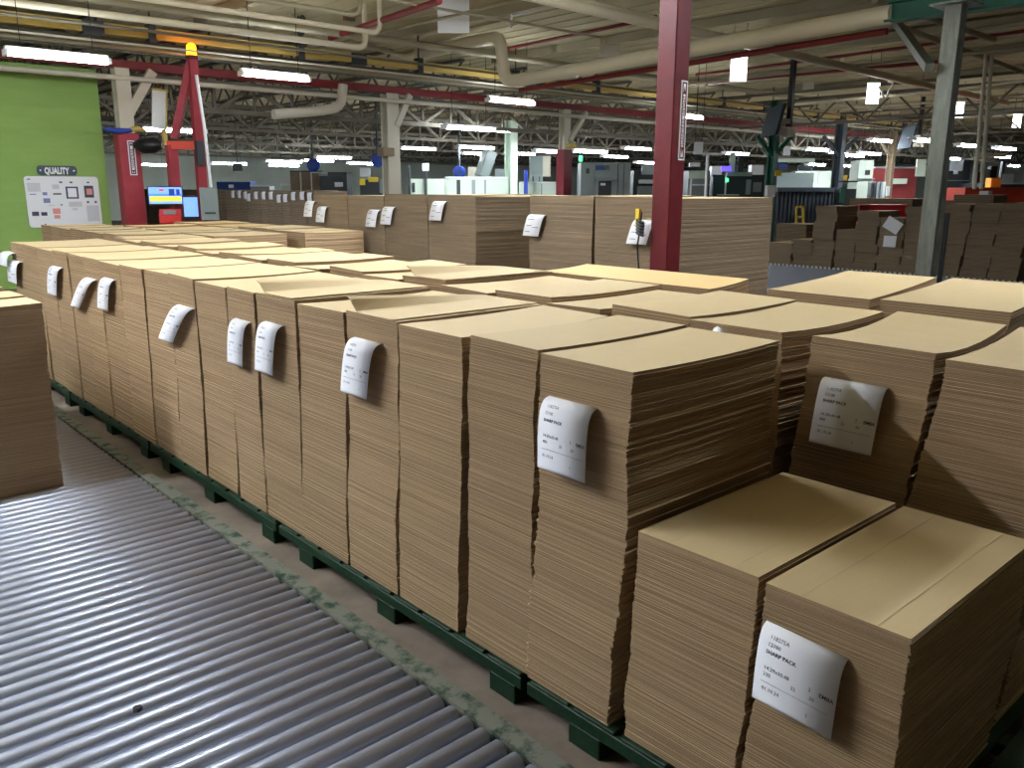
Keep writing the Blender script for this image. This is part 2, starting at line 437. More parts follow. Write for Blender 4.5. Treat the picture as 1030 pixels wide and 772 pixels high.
# right-hand pair with a tag, and the low pair in front of it
stack('cardboard stack with slumping front and square tag, right of the dark gap', 0.785, 1.50, -0.375, -0.015, ZP, ZT, 230, 301, 'two slumped stacks at the right',
      lean=0.0, jy=0.003, bulge=0.01, twist=0.06, dish=0.022, bow=(0.004, 0.0, 0.006, 0.006), slump=lambda t: (-0.0*t, 0.10*(1-t)**1.2))
stack('cardboard stack at the right picture edge behind the low scored stacks', 0.775, 1.50, -0.76, -0.395, ZP, ZT-0.006, 230, 302, 'two slumped stacks at the right',
      lean=0.0, jy=0.003, bulge=0.01, twist=0.05, dish=0.016, bow=(0, 0, 0.004, 0.0), slump=lambda t: (-0.0*t, 0.10*(1-t)**1.2))
stack('low cardboard stack with scored top and no tag beside the tall row', 0.0, 0.68, -0.378, -0.036, ZP, 0.713, 170, 303, 'two low scored stacks in front',
      jy=0.0026, bulge=0.006, lean=0.02, dish=0.0, creases=(0.2, 0.72))
stack('low cardboard stack with scored top and large tag, nearest the camera', -0.006, 0.68, -0.718, -0.405, ZP, 0.713, 170, 304, 'two low scored stacks in front',
      jy=0.0026, bulge=0.006, lean=0.03, dish=0.0, creases=(0.22, 0.74), bow=(0, 0, 0, 0))

# stacks on the conveyor at the left picture edge
LS = [(3.262, 3.58, 0.996), (3.60, 3.93, 0.998), (3.98, 4.34, 1.01), (4.42, 4.78, 0.99), (4.86, 5.2, 1.0)]
for i, (yr, yl, zt) in enumerate(LS):
    stack(['dark-sided cardboard stack standing on the rollers at the left edge', 'cardboard stack on the rollers right behind the dark-sided one',
           'third cardboard stack back on the rollers at the left edge', 'fourth cardboard stack back on the rollers at the left edge',
           'farthest cardboard stack on the rollers at the left edge'][i], -1.25, -0.545-0.02*(i > 1), yr, yl, 0.06, zt, 170 if i == 0 else 80, 320+i,
          'cardboard stacks standing on the roller conveyor', jx=0.0028, jy=0.002, bulge=0.012, bow=(0, 0.004, 0, 0))

# stacks behind: the wide yellow-topped one, two low right ones, third and fourth rows
stack('wide cardboard stack with a warm yellow top in front of the red column', 1.56, 2.07, 0.945, 2.03, 0.0, ZT+0.005, 110, 330, None, mats=('liner_warm', 'edge'), twist=0.13)
stack('cardboard stack with broad flat top left of the pair behind the slumped stacks', 1.80, 2.92, 0.365, 0.83, 0.0, ZT, 110, 331, 'two broad-topped stacks at the right', twist=0.19)
stack('cardboard stack with broad flat top at right edge, in front of the grey column', 1.83, 2.95, -0.17, 0.315, 0.0, ZT, 110, 332, 'two broad-topped stacks at the right', twist=0.15)
y = 6.45
for i in range(8):
    w = rnd.uniform(0.35, 0.4)
    stack('cardboard stack in the third row back, %s from its near end' % ORD[i], 1.66, 2.40, y, y+w-0.015, 0.0, ZT+rnd.uniform(-0.012, 0.012), 50, 340+i, 'cardboard stacks in the third row', jy=0.004, mats=('liner_warm' if i > 3 else 'liner', 'edge'))
    y += w
y = 6.33
for i in range(9):
    w = rnd.uniform(0.36, 0.42)
    stack('cardboard stack in the fourth row back, %s from its near end' % ORD[i] if i else 'dark-sided cardboard stack at the near end of the fourth row', 2.54, 3.21, y, y+w-0.015, 0.0,
          ZT+rnd.uniform(-0.012, 0.012) if i else ZT, 60, 360+i, 'cardboard stacks in the fourth row', jy=0.004, mats=('liner_warm' if i > 4 else 'liner', 'edge'))
    y += w
y = 6.72
for i in range(8):
    w = rnd.uniform(0.35, 0.41)
    stack('cardboard stack at the far end of the %s row, %s beyond the tagged one' % ('second', ORD[i]), 0.98, 1.6, y, y+w-0.015, 0.0, ZT+rnd.uniform(-0.012, 0.012), 50, 380+i, 'cardboard stacks at the far end of the second row', jy=0.004)
    y += w

# tall wide stacks in the middle distance
GF = 'tall wide cardboard stacks in the middle distance'
FS = [(2.478, 3.165, 1.485, 'tall wide cardboard stack right behind the red column'), (3.19, 3.90, 1.492, 'tall wide cardboard stack with a tag on its left, left of the red column'),
      (4.611, 5.315, 1.482, 'tall wide cardboard stack with dark shaded side and one high tag'), (5.335, 6.06, 1.49, 'tall wide cardboard stack with two tags side by side'),
      (6.08, 6.78, 1.47, 'tall wide cardboard stack left of the two-tag stack, with no tag'), (6.80, 7.52, 1.47, 'tall wide cardboard stack at the left end, two tags hanging')]
for i, (yr, yl, zt, lab) in enumerate(FS):
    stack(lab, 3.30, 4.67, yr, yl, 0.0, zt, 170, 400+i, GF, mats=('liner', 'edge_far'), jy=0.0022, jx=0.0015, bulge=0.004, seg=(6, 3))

# the long dark row far behind
y = 15.1
for i in range(28):
    w = 0.372 if i < 14 else 0.45
    stack('far cardboard stack in the long shaded row, %s' % (('%s from its right end' % ORD[i]) if i and i < 20 else 'at its right end' if i == 0 else 'among those behind the screens'),
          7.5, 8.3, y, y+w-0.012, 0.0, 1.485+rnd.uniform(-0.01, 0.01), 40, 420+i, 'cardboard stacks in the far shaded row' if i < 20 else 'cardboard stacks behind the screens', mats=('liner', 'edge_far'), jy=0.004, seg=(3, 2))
    y += w

# ragged bundled stacks at the right, far behind
GR = 'bundled cardboard stacks far behind at the right'
RS = [(6.70, 7.13, 1.24, 'far bundled stack with a bulging dark upper half, left of the low one', 0.016), (6.27, 6.66, 0.81, 'far short stack between two taller bundled stacks', 0.01),
      (5.86, 6.28, 1.165, 'far bundled stack left of the stack with two white papers', 0.018), (5.40, 5.84, 1.05, 'far bundled stack with two white papers on its face', 0.014),
      (4.98, 5.37, 1.25, 'far bundled stack half hidden behind the grey column', 0.018),
      (4.34, 4.83, 1.31, 'far tall leaning stack just right of the grey column', 0.012), (3.89, 4.32, 1.32, 'far tall stack of uneven bundles, second right of the grey column', 0.016),
      (3.42, 3.87, 1.345, 'far tall stack of uneven bundles at the right picture edge', 0.018),
      (7.57, 8.10, 0.50, 'far low stack with a pale top at the end of the roller bed', 0.012), (7.12, 7.55, 0.585, 'far low brown stack in two bundles beside the tall bulging one', 0.02)]
for i, (yr, yl, zt, lab, bj) in enumerate(RS):
    sl = (lambda t: (0, -0.10*t+0.04)) if 5 <= i <= 7 else None
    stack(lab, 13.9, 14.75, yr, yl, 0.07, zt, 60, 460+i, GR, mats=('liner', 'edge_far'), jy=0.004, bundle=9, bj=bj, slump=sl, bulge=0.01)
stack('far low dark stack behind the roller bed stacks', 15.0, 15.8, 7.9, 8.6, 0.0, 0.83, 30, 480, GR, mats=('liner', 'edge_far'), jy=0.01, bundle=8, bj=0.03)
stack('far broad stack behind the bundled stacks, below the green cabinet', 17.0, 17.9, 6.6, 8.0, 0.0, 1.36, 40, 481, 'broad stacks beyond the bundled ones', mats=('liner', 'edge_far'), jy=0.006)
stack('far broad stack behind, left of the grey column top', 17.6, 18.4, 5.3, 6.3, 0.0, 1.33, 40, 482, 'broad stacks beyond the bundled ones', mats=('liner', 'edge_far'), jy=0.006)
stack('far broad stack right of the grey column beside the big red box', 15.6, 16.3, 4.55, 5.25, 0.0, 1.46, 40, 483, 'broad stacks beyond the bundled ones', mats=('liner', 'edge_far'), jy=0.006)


# loose top sheets whose scored margin curls up
def curl_sheet(label, x0, x1, yr, yl, z, h, strip, seed):
    mb = MB(); nx, ny = 10, 12; th = 0.004
    def P(i, j, up):
        u, v = i/nx, j/ny
        lift = h*(1-u)**0.8
        s = max(0.0, (v-(1-strip))/strip)
        zz = z+up+lift*s*s*(3-2*s)*1.0
        y = yr+(yl-yr)*v - lift*0.35*s
        return (x0+(x1-x0)*u, y, zz)
    vs = [P(i, j, th) for i in range(nx+1) for j in range(ny+1)]+[P(i, j, 0.0008) for i in range(nx+1) for j in range(ny+1)]
    K = (nx+1)*(ny+1); id_ = lambda i, j: i*(ny+1)+j
    fs = []
    for i in range(nx):
        for j in range(ny):
            a, b, c, d = id_(i, j), id_(i+1, j), id_(i+1, j+1), id_(i, j+1)
            fs += [(a, b, c, d), (K+d, K+c, K+b, K+a)]
    for i in range(nx):
        fs += [(id_(i, 0), K+id_(i, 0), K+id_(i+1, 0), id_(i+1, 0)), (id_(i+1, ny), K+id_(i+1, ny), K+id_(i, ny), id_(i, ny))]
    for j in range(ny):
        fs += [(id_(0, j+1), K+id_(0, j+1), K+id_(0, j), id_(0, j)), (id_(nx, j), K+id_(nx, j), K+id_(nx, j+1), id_(nx, j+1))]
    mb.add(vs, fs)
    o = mb.build('cardboard_sheet', 'liner', loc=((x0+x1)/2, (yr+yl)/2, z))
    return tag(o, label, 'cardboard sheet', 'loose top sheets with curled edges')


curl_sheet('loose cardboard sheet with curled margin on the fourth stack from the near end', 0.0, 0.66, 1.03, 1.335, ZT+0.004, 0.052, 0.30, 1)
curl_sheet('loose cardboard sheet with curled margin on the sixth stack beside the rollers', 0.0, 0.66, 1.735, 2.05, ZT+0.007, 0.046, 0.30, 2)
curl_sheet('loose cardboard sheet with curled margin on a second-row stack', 0.83, 1.50, 1.83, 2.16, ZT+0.0145, 0.045, 0.32, 3)


# ------------------------------------------------------------------ paper tags
def tag_paper(label, x, y, z, w=0.19, L=0.235, slant=0.0, lines=None, group='printed paper tags on the stacks', depth_in=0.012, bulge=1.0, detail=True, turn=0.0):
    """sheet slid between the cardboard, bent over and hanging down the face (face looks to -X). y is the tag's middle"""
    prof = [(depth_in, 0.0), (0.0, 0.0), (-0.012, -0.0008), (-0.021, -0.004), (-0.029, -0.011), (-0.035, -0.022), (-0.039, -0.038), (-0.041, -0.06), (-0.042, -0.09), (-0.041, -0.13), (-0.039, -0.17), (-0.037, -0.205), (-0.036, -0.26)]
    prof = [(px*(bulge if px < 0 else 1), pz) for px, pz in prof]
    acc = [0.0]
    for a, b in zip(prof, prof[1:]): acc.append(acc[-1]+math.hypot(b[0]-a[0], b[1]-a[1]))
    def S(s):
        s += acc[1]
        for i in range(len(prof)-1):
            if acc[i] <= s <= acc[i+1] or i == len(prof)-2:
                t = (s-acc[i])/(acc[i+1]-acc[i]); return (prof[i][0]+(prof[i+1][0]-prof[i][0])*t, prof[i][1]+(prof[i+1][1]-prof[i][1])*t)
    def P(u, s, lift=0.0):          # u 0..1 from the left (+Y) edge
        px, pz = S(s); q = S(min(s+0.004, L)); r = S(max(s-0.004, -acc[1]))
        tx, tz = q[0]-r[0], q[1]-r[1]; n = math.hypot(tx, tz) or 1
        nx, nz = tz/n, -tx/n
        yy = w/2-u*w
        sl = max(0.0, -pz)*slant
        return Vector((x+px+nx*lift, y+yy+sl, z+pz+nz*lift+turn*yy))
    mb = MB(); svals = [-acc[1]]+[L*k/22 for k in range(23)]
    th = 0.0005
    nu = 2
    vs = [P(k/nu, s, th) for s in svals for k in range(nu+1)]+[P(k/nu, s, -th) for s in svals for k in range(nu+1)]
    n = len(svals); K = n*(nu+1); fs = []
    for i in range(n-1):
        for k in range(nu):
            a, b = i*(nu+1)+k, i*(nu+1)+k+1; c, d = b+nu+1, a+nu+1
            fs += [(a, d, c, b), (K+a, K+b, K+c, K+d)]
        a, d = i*(nu+1), (i+1)*(nu+1); fs.append((a, K+a, K+d, d))
        a, d = a+nu, d+nu; fs.append((d, K+d, K+a, a))
    e = (n-1)*(nu+1)
    for k in range(nu): fs += [(e+k, K+e+k, K+e+k+1, e+k+1), (k+1, K+k+1, K+k, k)]
    mb.add(vs, fs, 0)
    mb.sm = [True]*len(mb.f)
    # printing: text laid on the curved sheet
    def T(txt, u, v, size, bold=0):
        tv, tf = text_geo(txt, size, bold*2)
        mb.add([P(u+a_[0]/w, v*L-a_[1], th+0.0006) for a_ in tv], tf, 1)
    if lines and detail:
        sz = 0.0125*(w/0.19)
        T(lines[0], .13, .20, sz); T('12100', .12, .285, sz); T('SHARP PACK', .11, .375, sz, 1)
        T(lines[1], .11, .57, sz); T('2', .67, .57, sz); T('EMBA', .80, .575, sz*1.05, 1)
        T(lines[2], .11, .65, sz); T(lines[3], .46, .66, sz); T('30', .69, .665, sz)
        a = [P(.09, .725*L, th+.0006), P(.93, .725*L, th+.0006), P(.93, .731*L, th+.0006), P(.09, .731*L, th+.0006)]
        mb.add(a, [(0, 3, 2, 1)], 2)
        T('01.10.24', .11, .83, sz); T('1', .67, .89, sz)
    elif lines:
        for v, u0, u1 in ((.2, .12, .4), (.3, .12, .5), (.55, .12, .45), (.62, .5, .85), (.8, .12, .4)):
            a = [P(u0, v*L, th+.0008), P(u1, v*L, th+.0008), P(u1, (v+.02)*L, th+.0008), P(u0, (v+.02)*L, th+.0008)]
            mb.add(a, [(0, 3, 2, 1)], 1)
    o = mb.build('paper_tag', ['paper', 'ink', 'ink_grey'], loc=(x, y, z))
    return tag(o, label, 'paper tag', group)


LN = ['118275A', '14.29x30.48', '235', '32']
LN2 = ['118275A', '14.29x30.48', '400', '31']
tag_paper('white printed tag, squarest and largest on the near tall stack', 0.004, 0.196, 1.003, 0.178, 0.22, 0.05, LN2)
tag_paper('white printed tag with black lines on the slumped stack at the right', 0.782, -0.185, 1.003, 0.192, 0.212, 0.10, LN2, bulge=0.6)
tag_paper('large white printed tag on the low scored stack nearest the camera', -0.002, -0.506, 0.622, 0.188, 0.198, 0.05, LN, bulge=0.75, turn=0.05)
FT = [(1.19, 1.045, 0.175, 0.225, 0.28, 'white curled tag on the fourth tall stack from the near end'),
      (1.895, 1.02, 0.165, 0.235, 0.30, 'right one of two close white tags on the conveyor-side row'),
      (2.185, 1.000, 0.155, 0.225, 0.28, 'left one of two close white tags on the conveyor-side row'),
      (2.83, 0.992, 0.20, 0.225, 1.25, 'white tag slanting left on the eighth stack from the near end'),
      (3.99, 1.036, 0.20, 0.215, 0.55, 'white tag hanging straight right of the slanted one, far along the row'),
      (4.36, 1.006, 0.20, 0.235, 1.6, 'white tag slanted steeply to the left, far along the row'),
      (5.12, 1.027, 0.24, 0.225, 0.6, 'narrow white tag alone near the far end of the row')]
for (yy, zz, w, L, s, lab) in FT:
    tag_paper(lab, 0.004, yy, zz-0.013, w, L, s, LN2)
tag_paper('corner of a white tag peeping up between the first two rows', 0.80, 0.285, 1.097, 0.045, 0.12, 0.0, None, turn=0.35)
tag_paper('drooping white tag near the far end, in front of the sideways paper', 0.002, 6.33, 0.975, 0.30, 0.20, 0.5, LN2, detail=False)
tag_paper('white paper turned sideways on the farthest stack of the row', 0.002, 6.50, 1.035, 0.30, 0.15, 0.4, None, bulge=1.6)
for (yy, zz, lab) in [(7.545, 1.40, 'upper of two white tags at the left end of the wide stacks'), (7.27, 1.345, 'lower of two white tags at the left end of the wide stacks'),
                      (6.225, 1.33, 'tilted white tag at the seam left of the two-tag stack'), (5.945, 1.365, 'white tag high on the two-tag wide stack, right of the tilted one'),
                      (5.105, 1.43, 'single white tag on the wide stack with the dark side'), (3.79, 1.34, 'single white tag at the left edge of the wide stack near the red column'),
                      (2.66, 1.33, 'white tag half behind the red column')]:
    tag_paper(lab, 3.301, yy, zz, 0.19, 0.20, 0.35, LN2, detail=False, group='paper tags on the wide stacks')
for i, px in enumerate([235, 241.5, 247.5, 251, 258.5, 266, 273.5, 281.5, 288, 296, 305, 312.5]):
    p = at(px, 192.5+[0, 0, 1, 3, 1, 1, 1, 4, 3.5, 1.5, 1, 2][i], x=7.5)
    tag_paper('tiny white tag on the far shaded row, %s from the left' % ORD[i] if i else 'tiny white tag at the left end of the far shaded row', 7.506, p.y, p.z+0.02, 0.19, 0.20, 0.0, None, group='tiny tags on the far row')


def flat_note(label, x, y, z, w, h, ang):
    mb = MB(); c, s = math.cos(ang), math.sin(ang)
    q = [(-w/2, 0), (w/2, 0), (w/2, -h), (-w/2, -h)]
    pts = [(x-0.012-0.02*(-b/h), y-(a*c-b*s), z+(a*s+b*c)) for a, b in q]
    pts2 = [(p[0]+0.002, p[1], p[2]) for p in pts]
    mb.add(pts+pts2, [(0, 3, 2, 1), (4, 5, 6, 7), (0, 1, 5, 4), (1, 2, 6, 5), (2, 3, 7, 6), (3, 0, 4, 7)])
    return tag(mb.build('paper_note', 'paper', loc=(x, y, z)), label, 'paper note', 'white papers on a far bundled stack')


p = at(902, 221, x=13.85); flat_note('white paper hanging by its corner on the far bundled stack', 13.85, p.y, p.z, 0.30, 0.22, -0.5)
p = at(896, 237, x=13.87); flat_note('square white paper lower on the far bundled stack', 13.87, p.y, p.z, 0.23, 0.2, 0.0)

# ------------------------------------------------------------------ pallets
for i, y0 in enumerate([-1.22, 0.38, 1.98, 3.58, 5.18]):
    t = thing('green_pallet', ['green wooden pallet under the low scored stacks', 'green wooden pallet under the nearest tall stacks', 'green wooden pallet under the fifth to ninth tall stacks',
                               'green wooden pallet under the stacks with slanted tags', 'green wooden pallet at the far end of the tall row'][i], 'pallet', (0.0, y0, 0), 'green pallets under the stacks')
    for x in (-0.012, 0.74, 1.47):
        mb = MB(); mb.box((x, y0, 0.066), (x+0.035 if x < 0 else x+0.06, y0+1.575, ZP-0.012), 0, 0.003)
        mb.build('stringer', 'green_wood', t, loc=(x, y0, 0.066))
        for k in (0.03, 0.68, 1.28):
            b = MB(); b.box((x+0.002, y0+k, 0.0), (x+0.11, y0+k+0.12, 0.066), 0, 0.003)
            b.build('block', 'green_wood', t, loc=(x, y0+k, 0))
    for k in range(9):
        b = MB(); b.box((-0.012, y0+0.005+k*0.175, ZP-0.012), (1.53, y0+0.155+k*0.175, ZP-0.001), 0, 0.002)
        b.build('deck_board', 'green_wood', t, loc=(0, y0+k*0.175, ZP-0.012))

# ------------------------------------------------------------------ roller conveyor
conv = thing('roller_conveyor', 'wide floor-level roller conveyor of grey zinc rollers beside the tall stacks', 'conveyor', (-0.2, 0, 0))
XR, XL = -0.205, -2.45
mb = MB(); mb.box((XR+0.012, -0.75, 0.0), (XR+0.05, 6.75, 0.052), 0, 0.004); mb.box((XR+0.012, -0.75, 0.05), (XR+0.075, 6.75, 0.056))
mb.build('side_frame', 'frame_green', conv, loc=(XR, 0, 0), label='dusty green side frame')
mb = MB(); mb.box((XL-0.05, -0.75, 0.0), (XL-0.012, 6.75, 0.052), 0, 0.004)
mb.build('side_frame', 'frame_green', conv, loc=(XL, 0, 0))
rb = None
for k in range(100):
    yy = -0.38+k*0.0702
    if rb is None:
        mb = MB()
        n = 20
        xs = [XL, XL+0.003, XR-0.003, XR]; rr = [0.027, 0.03, 0.03, 0.027]
        mb.tube([(x-XL, 0, 0) for x in xs], rr, n)
        rb = mb.build('roller', 'roller', conv); rb.location = Vector((XL, yy, 0.03))-conv.location
        mb = MB(); mb.tube([(XR-XL-0.001, 0, 0), (XR-XL+0.014, 0, 0)], 0.010, 8); mb.build('shaft', 'shaft', rb)
    else:
        c = rb.copy(); COL.objects.link(c); c.parent = conv; c.location = Vector((XL, yy+rnd.uniform(-0.002, 0.002), 0.03))-conv.location
        for ch in rb.children:
            d = ch.copy(); COL.objects.link(d); d.parent = c

mb = MB()
pc = at(138, 714, z=0.062)
mb.prism([(-0.012, -0.006), (0.0, -0.012), (0.014, -0.006), (0.012, 0.008), (0.0, 0.012), (-0.01, 0.007)], 0, 0.012)
o = mb.build('debris_chip', 'black'); o.location = (pc.x, pc.y, 0.0605)
tag(o, 'small dark chip of debris lying on the rollers', 'debris')

# near rollers under the corner of the pallets at the bottom right
cv2 = thing('roller_conveyor', 'short bed of chrome rollers at the bottom right corner beyond the low stack', 'conveyor', (1.6, -1.0, 0))
for k in range(9):
    mb = MB(); yy = -0.80-k*0.075+0.15
    mb.tube([(1.56, yy, 0.03), (2.9, yy, 0.03)], 0.03, 16); mb.build('roller', 'roller', cv2, loc=(1.56, yy, 0.03))
mb = MB(); mb.box((1.542, -1.35, 0), (1.557, -0.55, 0.05)); mb.build('side_frame', 'frame_green', cv2, loc=(1.54, -1.3, 0))

# far roller bed at the right
cv3 = thing('roller_conveyor', 'far bright roller bed with wheels, beyond the broad flat-topped stacks', 'conveyor', (11.5, 6, 0))
for k in range(30):
    mb = MB(); xx = 9.9+k*0.13
    mb.tube([(xx, 4.2, 0.035), (xx, 8.6, 0.035)], 0.03, 8); mb.build('roller', 'roller', cv3, loc=(xx, 4.2, 0.035))
mb = MB(); mb.box((13.83, 3.2, 0), (13.88, 8.7, 0.07))
for k in range(60): mb.box((13.80, 3.25+k*0.09, 0.03), (13.83, 3.29+k*0.09, 0.09), 1)
mb.build('side_frame', ['frame_green', 'white'], cv3, loc=(13.8, 4, 0))

# ------------------------------------------------------------------ room shell
mb = MB(); mb.box((-20, -24, -0.1), (52, 42, 0.0)); struct(mb.build('floor', 'floor'))
ZD = 4.3
ceil = MB(); ceil.box((-20, -24, ZD), (52, 42, ZD+0.15))
for k in range(150):
    xk = -8+k*0.4
    ceil.box((xk, -6, ZD-0.012), (xk+0.05, 42, ZD+0.01))
ceil = struct(ceil.build('ceiling', 'deck'))
mb = MB(); mb.box((-20, -24.2, 0), (52, -24.0, ZD)); struct(mb.build('wall_front', 'dark_wall'))
mb = MB(); mb.box((-20, 41.8, 0), (52, 42.0, ZD)); struct(mb.build('wall_back', 'pale_wall'))
mb = MB(); mb.box((51.8, -24, 0), (52.0, 42, ZD)); struct(mb.build('wall_right', 'pale_wall'))
mb = MB(); mb.box((-20.2, -24, 0), (-20, 42, ZD)); struct(mb.build('wall_left', 'dark_wall'))
mb = MB(); mb.box((-20, 13.6, 0), (2.92, 13.8, 3.36))
for zz in (0.6, 1.2, 1.8, 2.4, 2.75, 3.0): mb.box((-20, 13.588, zz), (2.92, 13.6, zz+0.012))
struct(mb.build('wall_partition', 'green_wall'))
mb = MB(); mb.box((-20, 13.56, 3.24), (2.92, 13.6, 3.27)); struct(mb.build('trim_1', 'white_steel'))


# joists under the deck (parts of the ceiling)
def joist(p, q, zt, zb, step, name='joist', mat='joist', w=0.05):
    mb = MB(); p, q = Vector((p[0], p[1], 0)), Vector((q[0], q[1], 0)); L = (q-p).length; d = (q-p)/L
    mb.bar(p+Vector((0, 0, zt)), q+Vector((0, 0, zt)), w*1.6, w)
    mb.bar(p+Vector((0, 0, zb)), q+Vector((0, 0, zb)), w*1.4, w)
    n = int(L/step)
    for k in range(n):
        a = p+d*(k*step); b = p+d*((k+0.5)*step); c = p+d*((k+1)*step)
        mb.bar(a+Vector((0, 0, zt)), b+Vector((0, 0, zb)), w*0.6); mb.bar(b+Vector((0, 0, zb)), c+Vector((0, 0, zt)), w*0.6)
    return mb.build(name, mat, ceil)


for k in range(26):
    x = 1.2+k*1.85
    joist((x, 13.7), (x, 41.5), ZD-0.06, ZD-0.5, 0.9, mat='joist_dark', w=0.06)
for k in range(14):
    x = 4.4+k*3.2
    mb = MB(); mb.box((x-0.05, -5.9, ZD-0.16), (x+0.05, 13.1, ZD-0.012)); mb.build('joist', 'joist', ceil)
TR = [(13.52, 2.84, 3.30, 'joist_dark'), (19.5, 2.95, 3.5, 'joist_dark'), (25.5, 2.95, 3.5, 'joist_dark'), (31.5, 2.95, 3.5, 'joist_dark'), (37, 2.95, 3.5, 'joist_dark')]
for (yy, zb, zt, mt) in TR:
    mb = MB()
    xs_ = 3.3 if yy < 14 else -8; mb.bar((xs_, yy, zt), (51, yy, zt), 0.1, 0.09); mb.bar((xs_, yy, zb), (51, yy, zb), 0.1, 0.08)
    for k in range(40):
        x = xs_+k*1.48
        if x > 49: break
        mb.bar((x, yy, zb), (x, yy, zt), 0.05); mb.bar((x, yy, zb), (x+0.74, yy, zt), 0.06); mb.bar((x+0.74, yy, zt), (x+1.48, yy, zb), 0.06); mb.bar((x+0.74, yy, zb), (x+0.74, yy, zt), 0.04)
    mb.build('roof_truss', mt, ceil)
for x in (20, 27, 34, 41):
    joist((x, -4), (x, 41), ZD-0.4, ZD-1.05, 1.4, 'roof_truss', 'joist_dark', 0.07)


def pipe(label, pts, r, mat, cat='pipe', name='ceiling_pipe', group=None, n=10):
    mb = MB(); mb.tube(pts, r, n)
    c = Vector(pts[0])
    return tag(mb.build(name, mat, loc=c), label, cat, group)


def bend(pts, r=0.15, n=5):
    out = [Vector(pts[0])]
    for a, b, c in zip(pts, pts[1:], pts[2:]):
        a, b, c = Vector(a), Vector(b), Vector(c)
        p = b+(a-b).normalized()*r; q = b+(c-b).normalized()*r
        for k in range(n+1):
            t = k/n; out.append(p*(1-t)**2+b*2*t*(1-t)+q*t*t)
    out.append(Vector(pts[-1])); return out


# red beam over the far truss, yellow rail, pipes
mb = MB(); zr = 3.43
mb.box((-8, 13.24, zr-0.05), (34, 13.36, zr+0.05)); mb.box((-8, 13.21, zr+0.05), (34, 13.39, zr+0.065)); mb.box((-8, 13.21, zr-0.065), (34, 13.39, zr-0.05))
tag(mb.build('steel_beam', 'maroon'), 'long dark red beam running across above the green wall and truss', 'beam')
mb = MB(); mb.box((-6, 11.95, 3.66), (30, 12.05, 3.80), 0)
for k in range(14): mb.box((-4+k*2.4, 11.92, 3.6), (-3.9+k*2.4, 12.08, 3.86), 1)
for k in range(8): mb.box((-2+k*4.3, 11.9, 3.62), (-1.72+k*4.3, 12.1, 3.80), 1)
for k in range(14): mb.bar((-3.95+k*2.4, 12, 3.8), (-3.95+k*2.4, 12, ZD), 0.02, mi=1)
tag(mb.build('crane_rail', ['yellow_rail', 'mach_dark']), 'long yellow overhead rail with dark clips crossing above the lights', 'rail')
for i, (yy, zz, r, mt, lab) in enumerate([(10.55, 3.66, 0.045, 'white_pipe', 'thin cream pipe crossing at the top left, lowest of the bundle'), (9.6, 3.72, 0.035, 'white_pipe', 'thin cream pipe crossing at the top left, second of the bundle'),
                                          (11.2, 3.95, 0.06, 'joist', 'grey pipe crossing just in front of the yellow rail'), (9.0, 3.78, 0.03, 'joist', 'thin tan conduit crossing at the top left, highest in the picture'),
                                          (12.6, 3.6, 0.03, 'joist', 'tan conduit crossing just below the yellow rail'), (12.9, 3.58, 0.025, 'galv', 'thin grey conduit crossing just above the red beam'),
                                          (12.4, 3.85, 0.03, 'joist', 'tan conduit crossing behind the yellow rail'),
                                          (13.0, 3.2, 0.04, 'white_steel', 'pale pipe crossing just under the red beam'), (13.05, 3.75, 0.03, 'joist_dark', 'dull conduit crossing above the red beam')]):
    pipe(lab, (bend([(-6, yy, zz), (6.0-i*0.35, yy, zz), (6.0-i*0.35, yy, ZD)], 0.15) if i in (0, 1, 3) else [(-6, yy, zz), (26, yy, zz)]), r, mt, group=None, n=8)
a, b = at(897, 14, x=8.55), at(508, 83, d=14.3)
e2 = at(503, 37, d=14.3); e3 = at(470, 43, d=15.2); e4 = at(405, 60, d=17.6)
pipe('fat white pipe crossing behind the red column with an elbow at its far end', bend([a, b, e2, e3, e4], 0.22), 0.105, 'white_pipe', n=14)
pipe('dark red pipe running just below the fat white pipe', [a+Vector((0.35, 0.2, -0.12)), b+Vector((0.35, 0, -0.1))], 0.04, 'maroon')
mb = MB(); g0 = a+Vector((0, 0.05, 0.02)); g1 = g0+Vector((0.25, -3.4, 0.0))
mb.bar(g0+Vector((0, 0, .1)), g1+Vector((0, 0, .1)), 0.2, 0.02); mb.bar(g0-Vector((0, 0, .1)), g1-Vector((0, 0, .1)), 0.2, 0.02); mb.bar(g0, g1, 0.02, 0.2)
tag(mb.build('steel_beam', 'green_beam', loc=g0), 'teal green steel beam on top of the grey column', 'beam')
p0, p1 = at(540, -3, y=6.7), at(1013, 104, y=6.9)
pipe('long white pipe slanting down to the right across the ceiling', [p0+(p0-p1)*0.2, p0, p1], 0.07, 'white_pipe')
p0b, p1b = at(560, -6, y=7.1), at(935, 88, y=7.1)
pipe('thinner white pipe just above the long slanting white pipe', [p0b+(p0b-p1b)*0.2, p0b, p1b], 0.035, 'white_pipe')
pipe('red sprinkler pipe slanting up at the top centre', [at(332, 38, z=3.95), at(442, 1, z=3.85)], 0.045, 'maroon')
pipe('long thin red sprinkler pipe under the deck right of centre', [at(505, 50, z=4.1), at(640, 22, z=4.1), at(660, 17, z=4.1)], 0.03, 'maroon')
pipe('thin red pipe crossing high between the red and grey columns', [at(700, 84, z=3.9), at(945, 62, z=3.9)], 0.035, 'maroon')
pipe('thin red pipe crossing low between the red and grey columns', [at(700, 75, z=4.15), at(760, 68, z=4.15), at(1040, 30, z=4.15)], 0.03, 'maroon')
pipe('white conduit looping down below the long white pipe', bend([at(800, 47, y=8.0), at(848, 36, y=8.0), at(847, 64, y=8.0)], 0.1), 0.035, 'white_pipe')
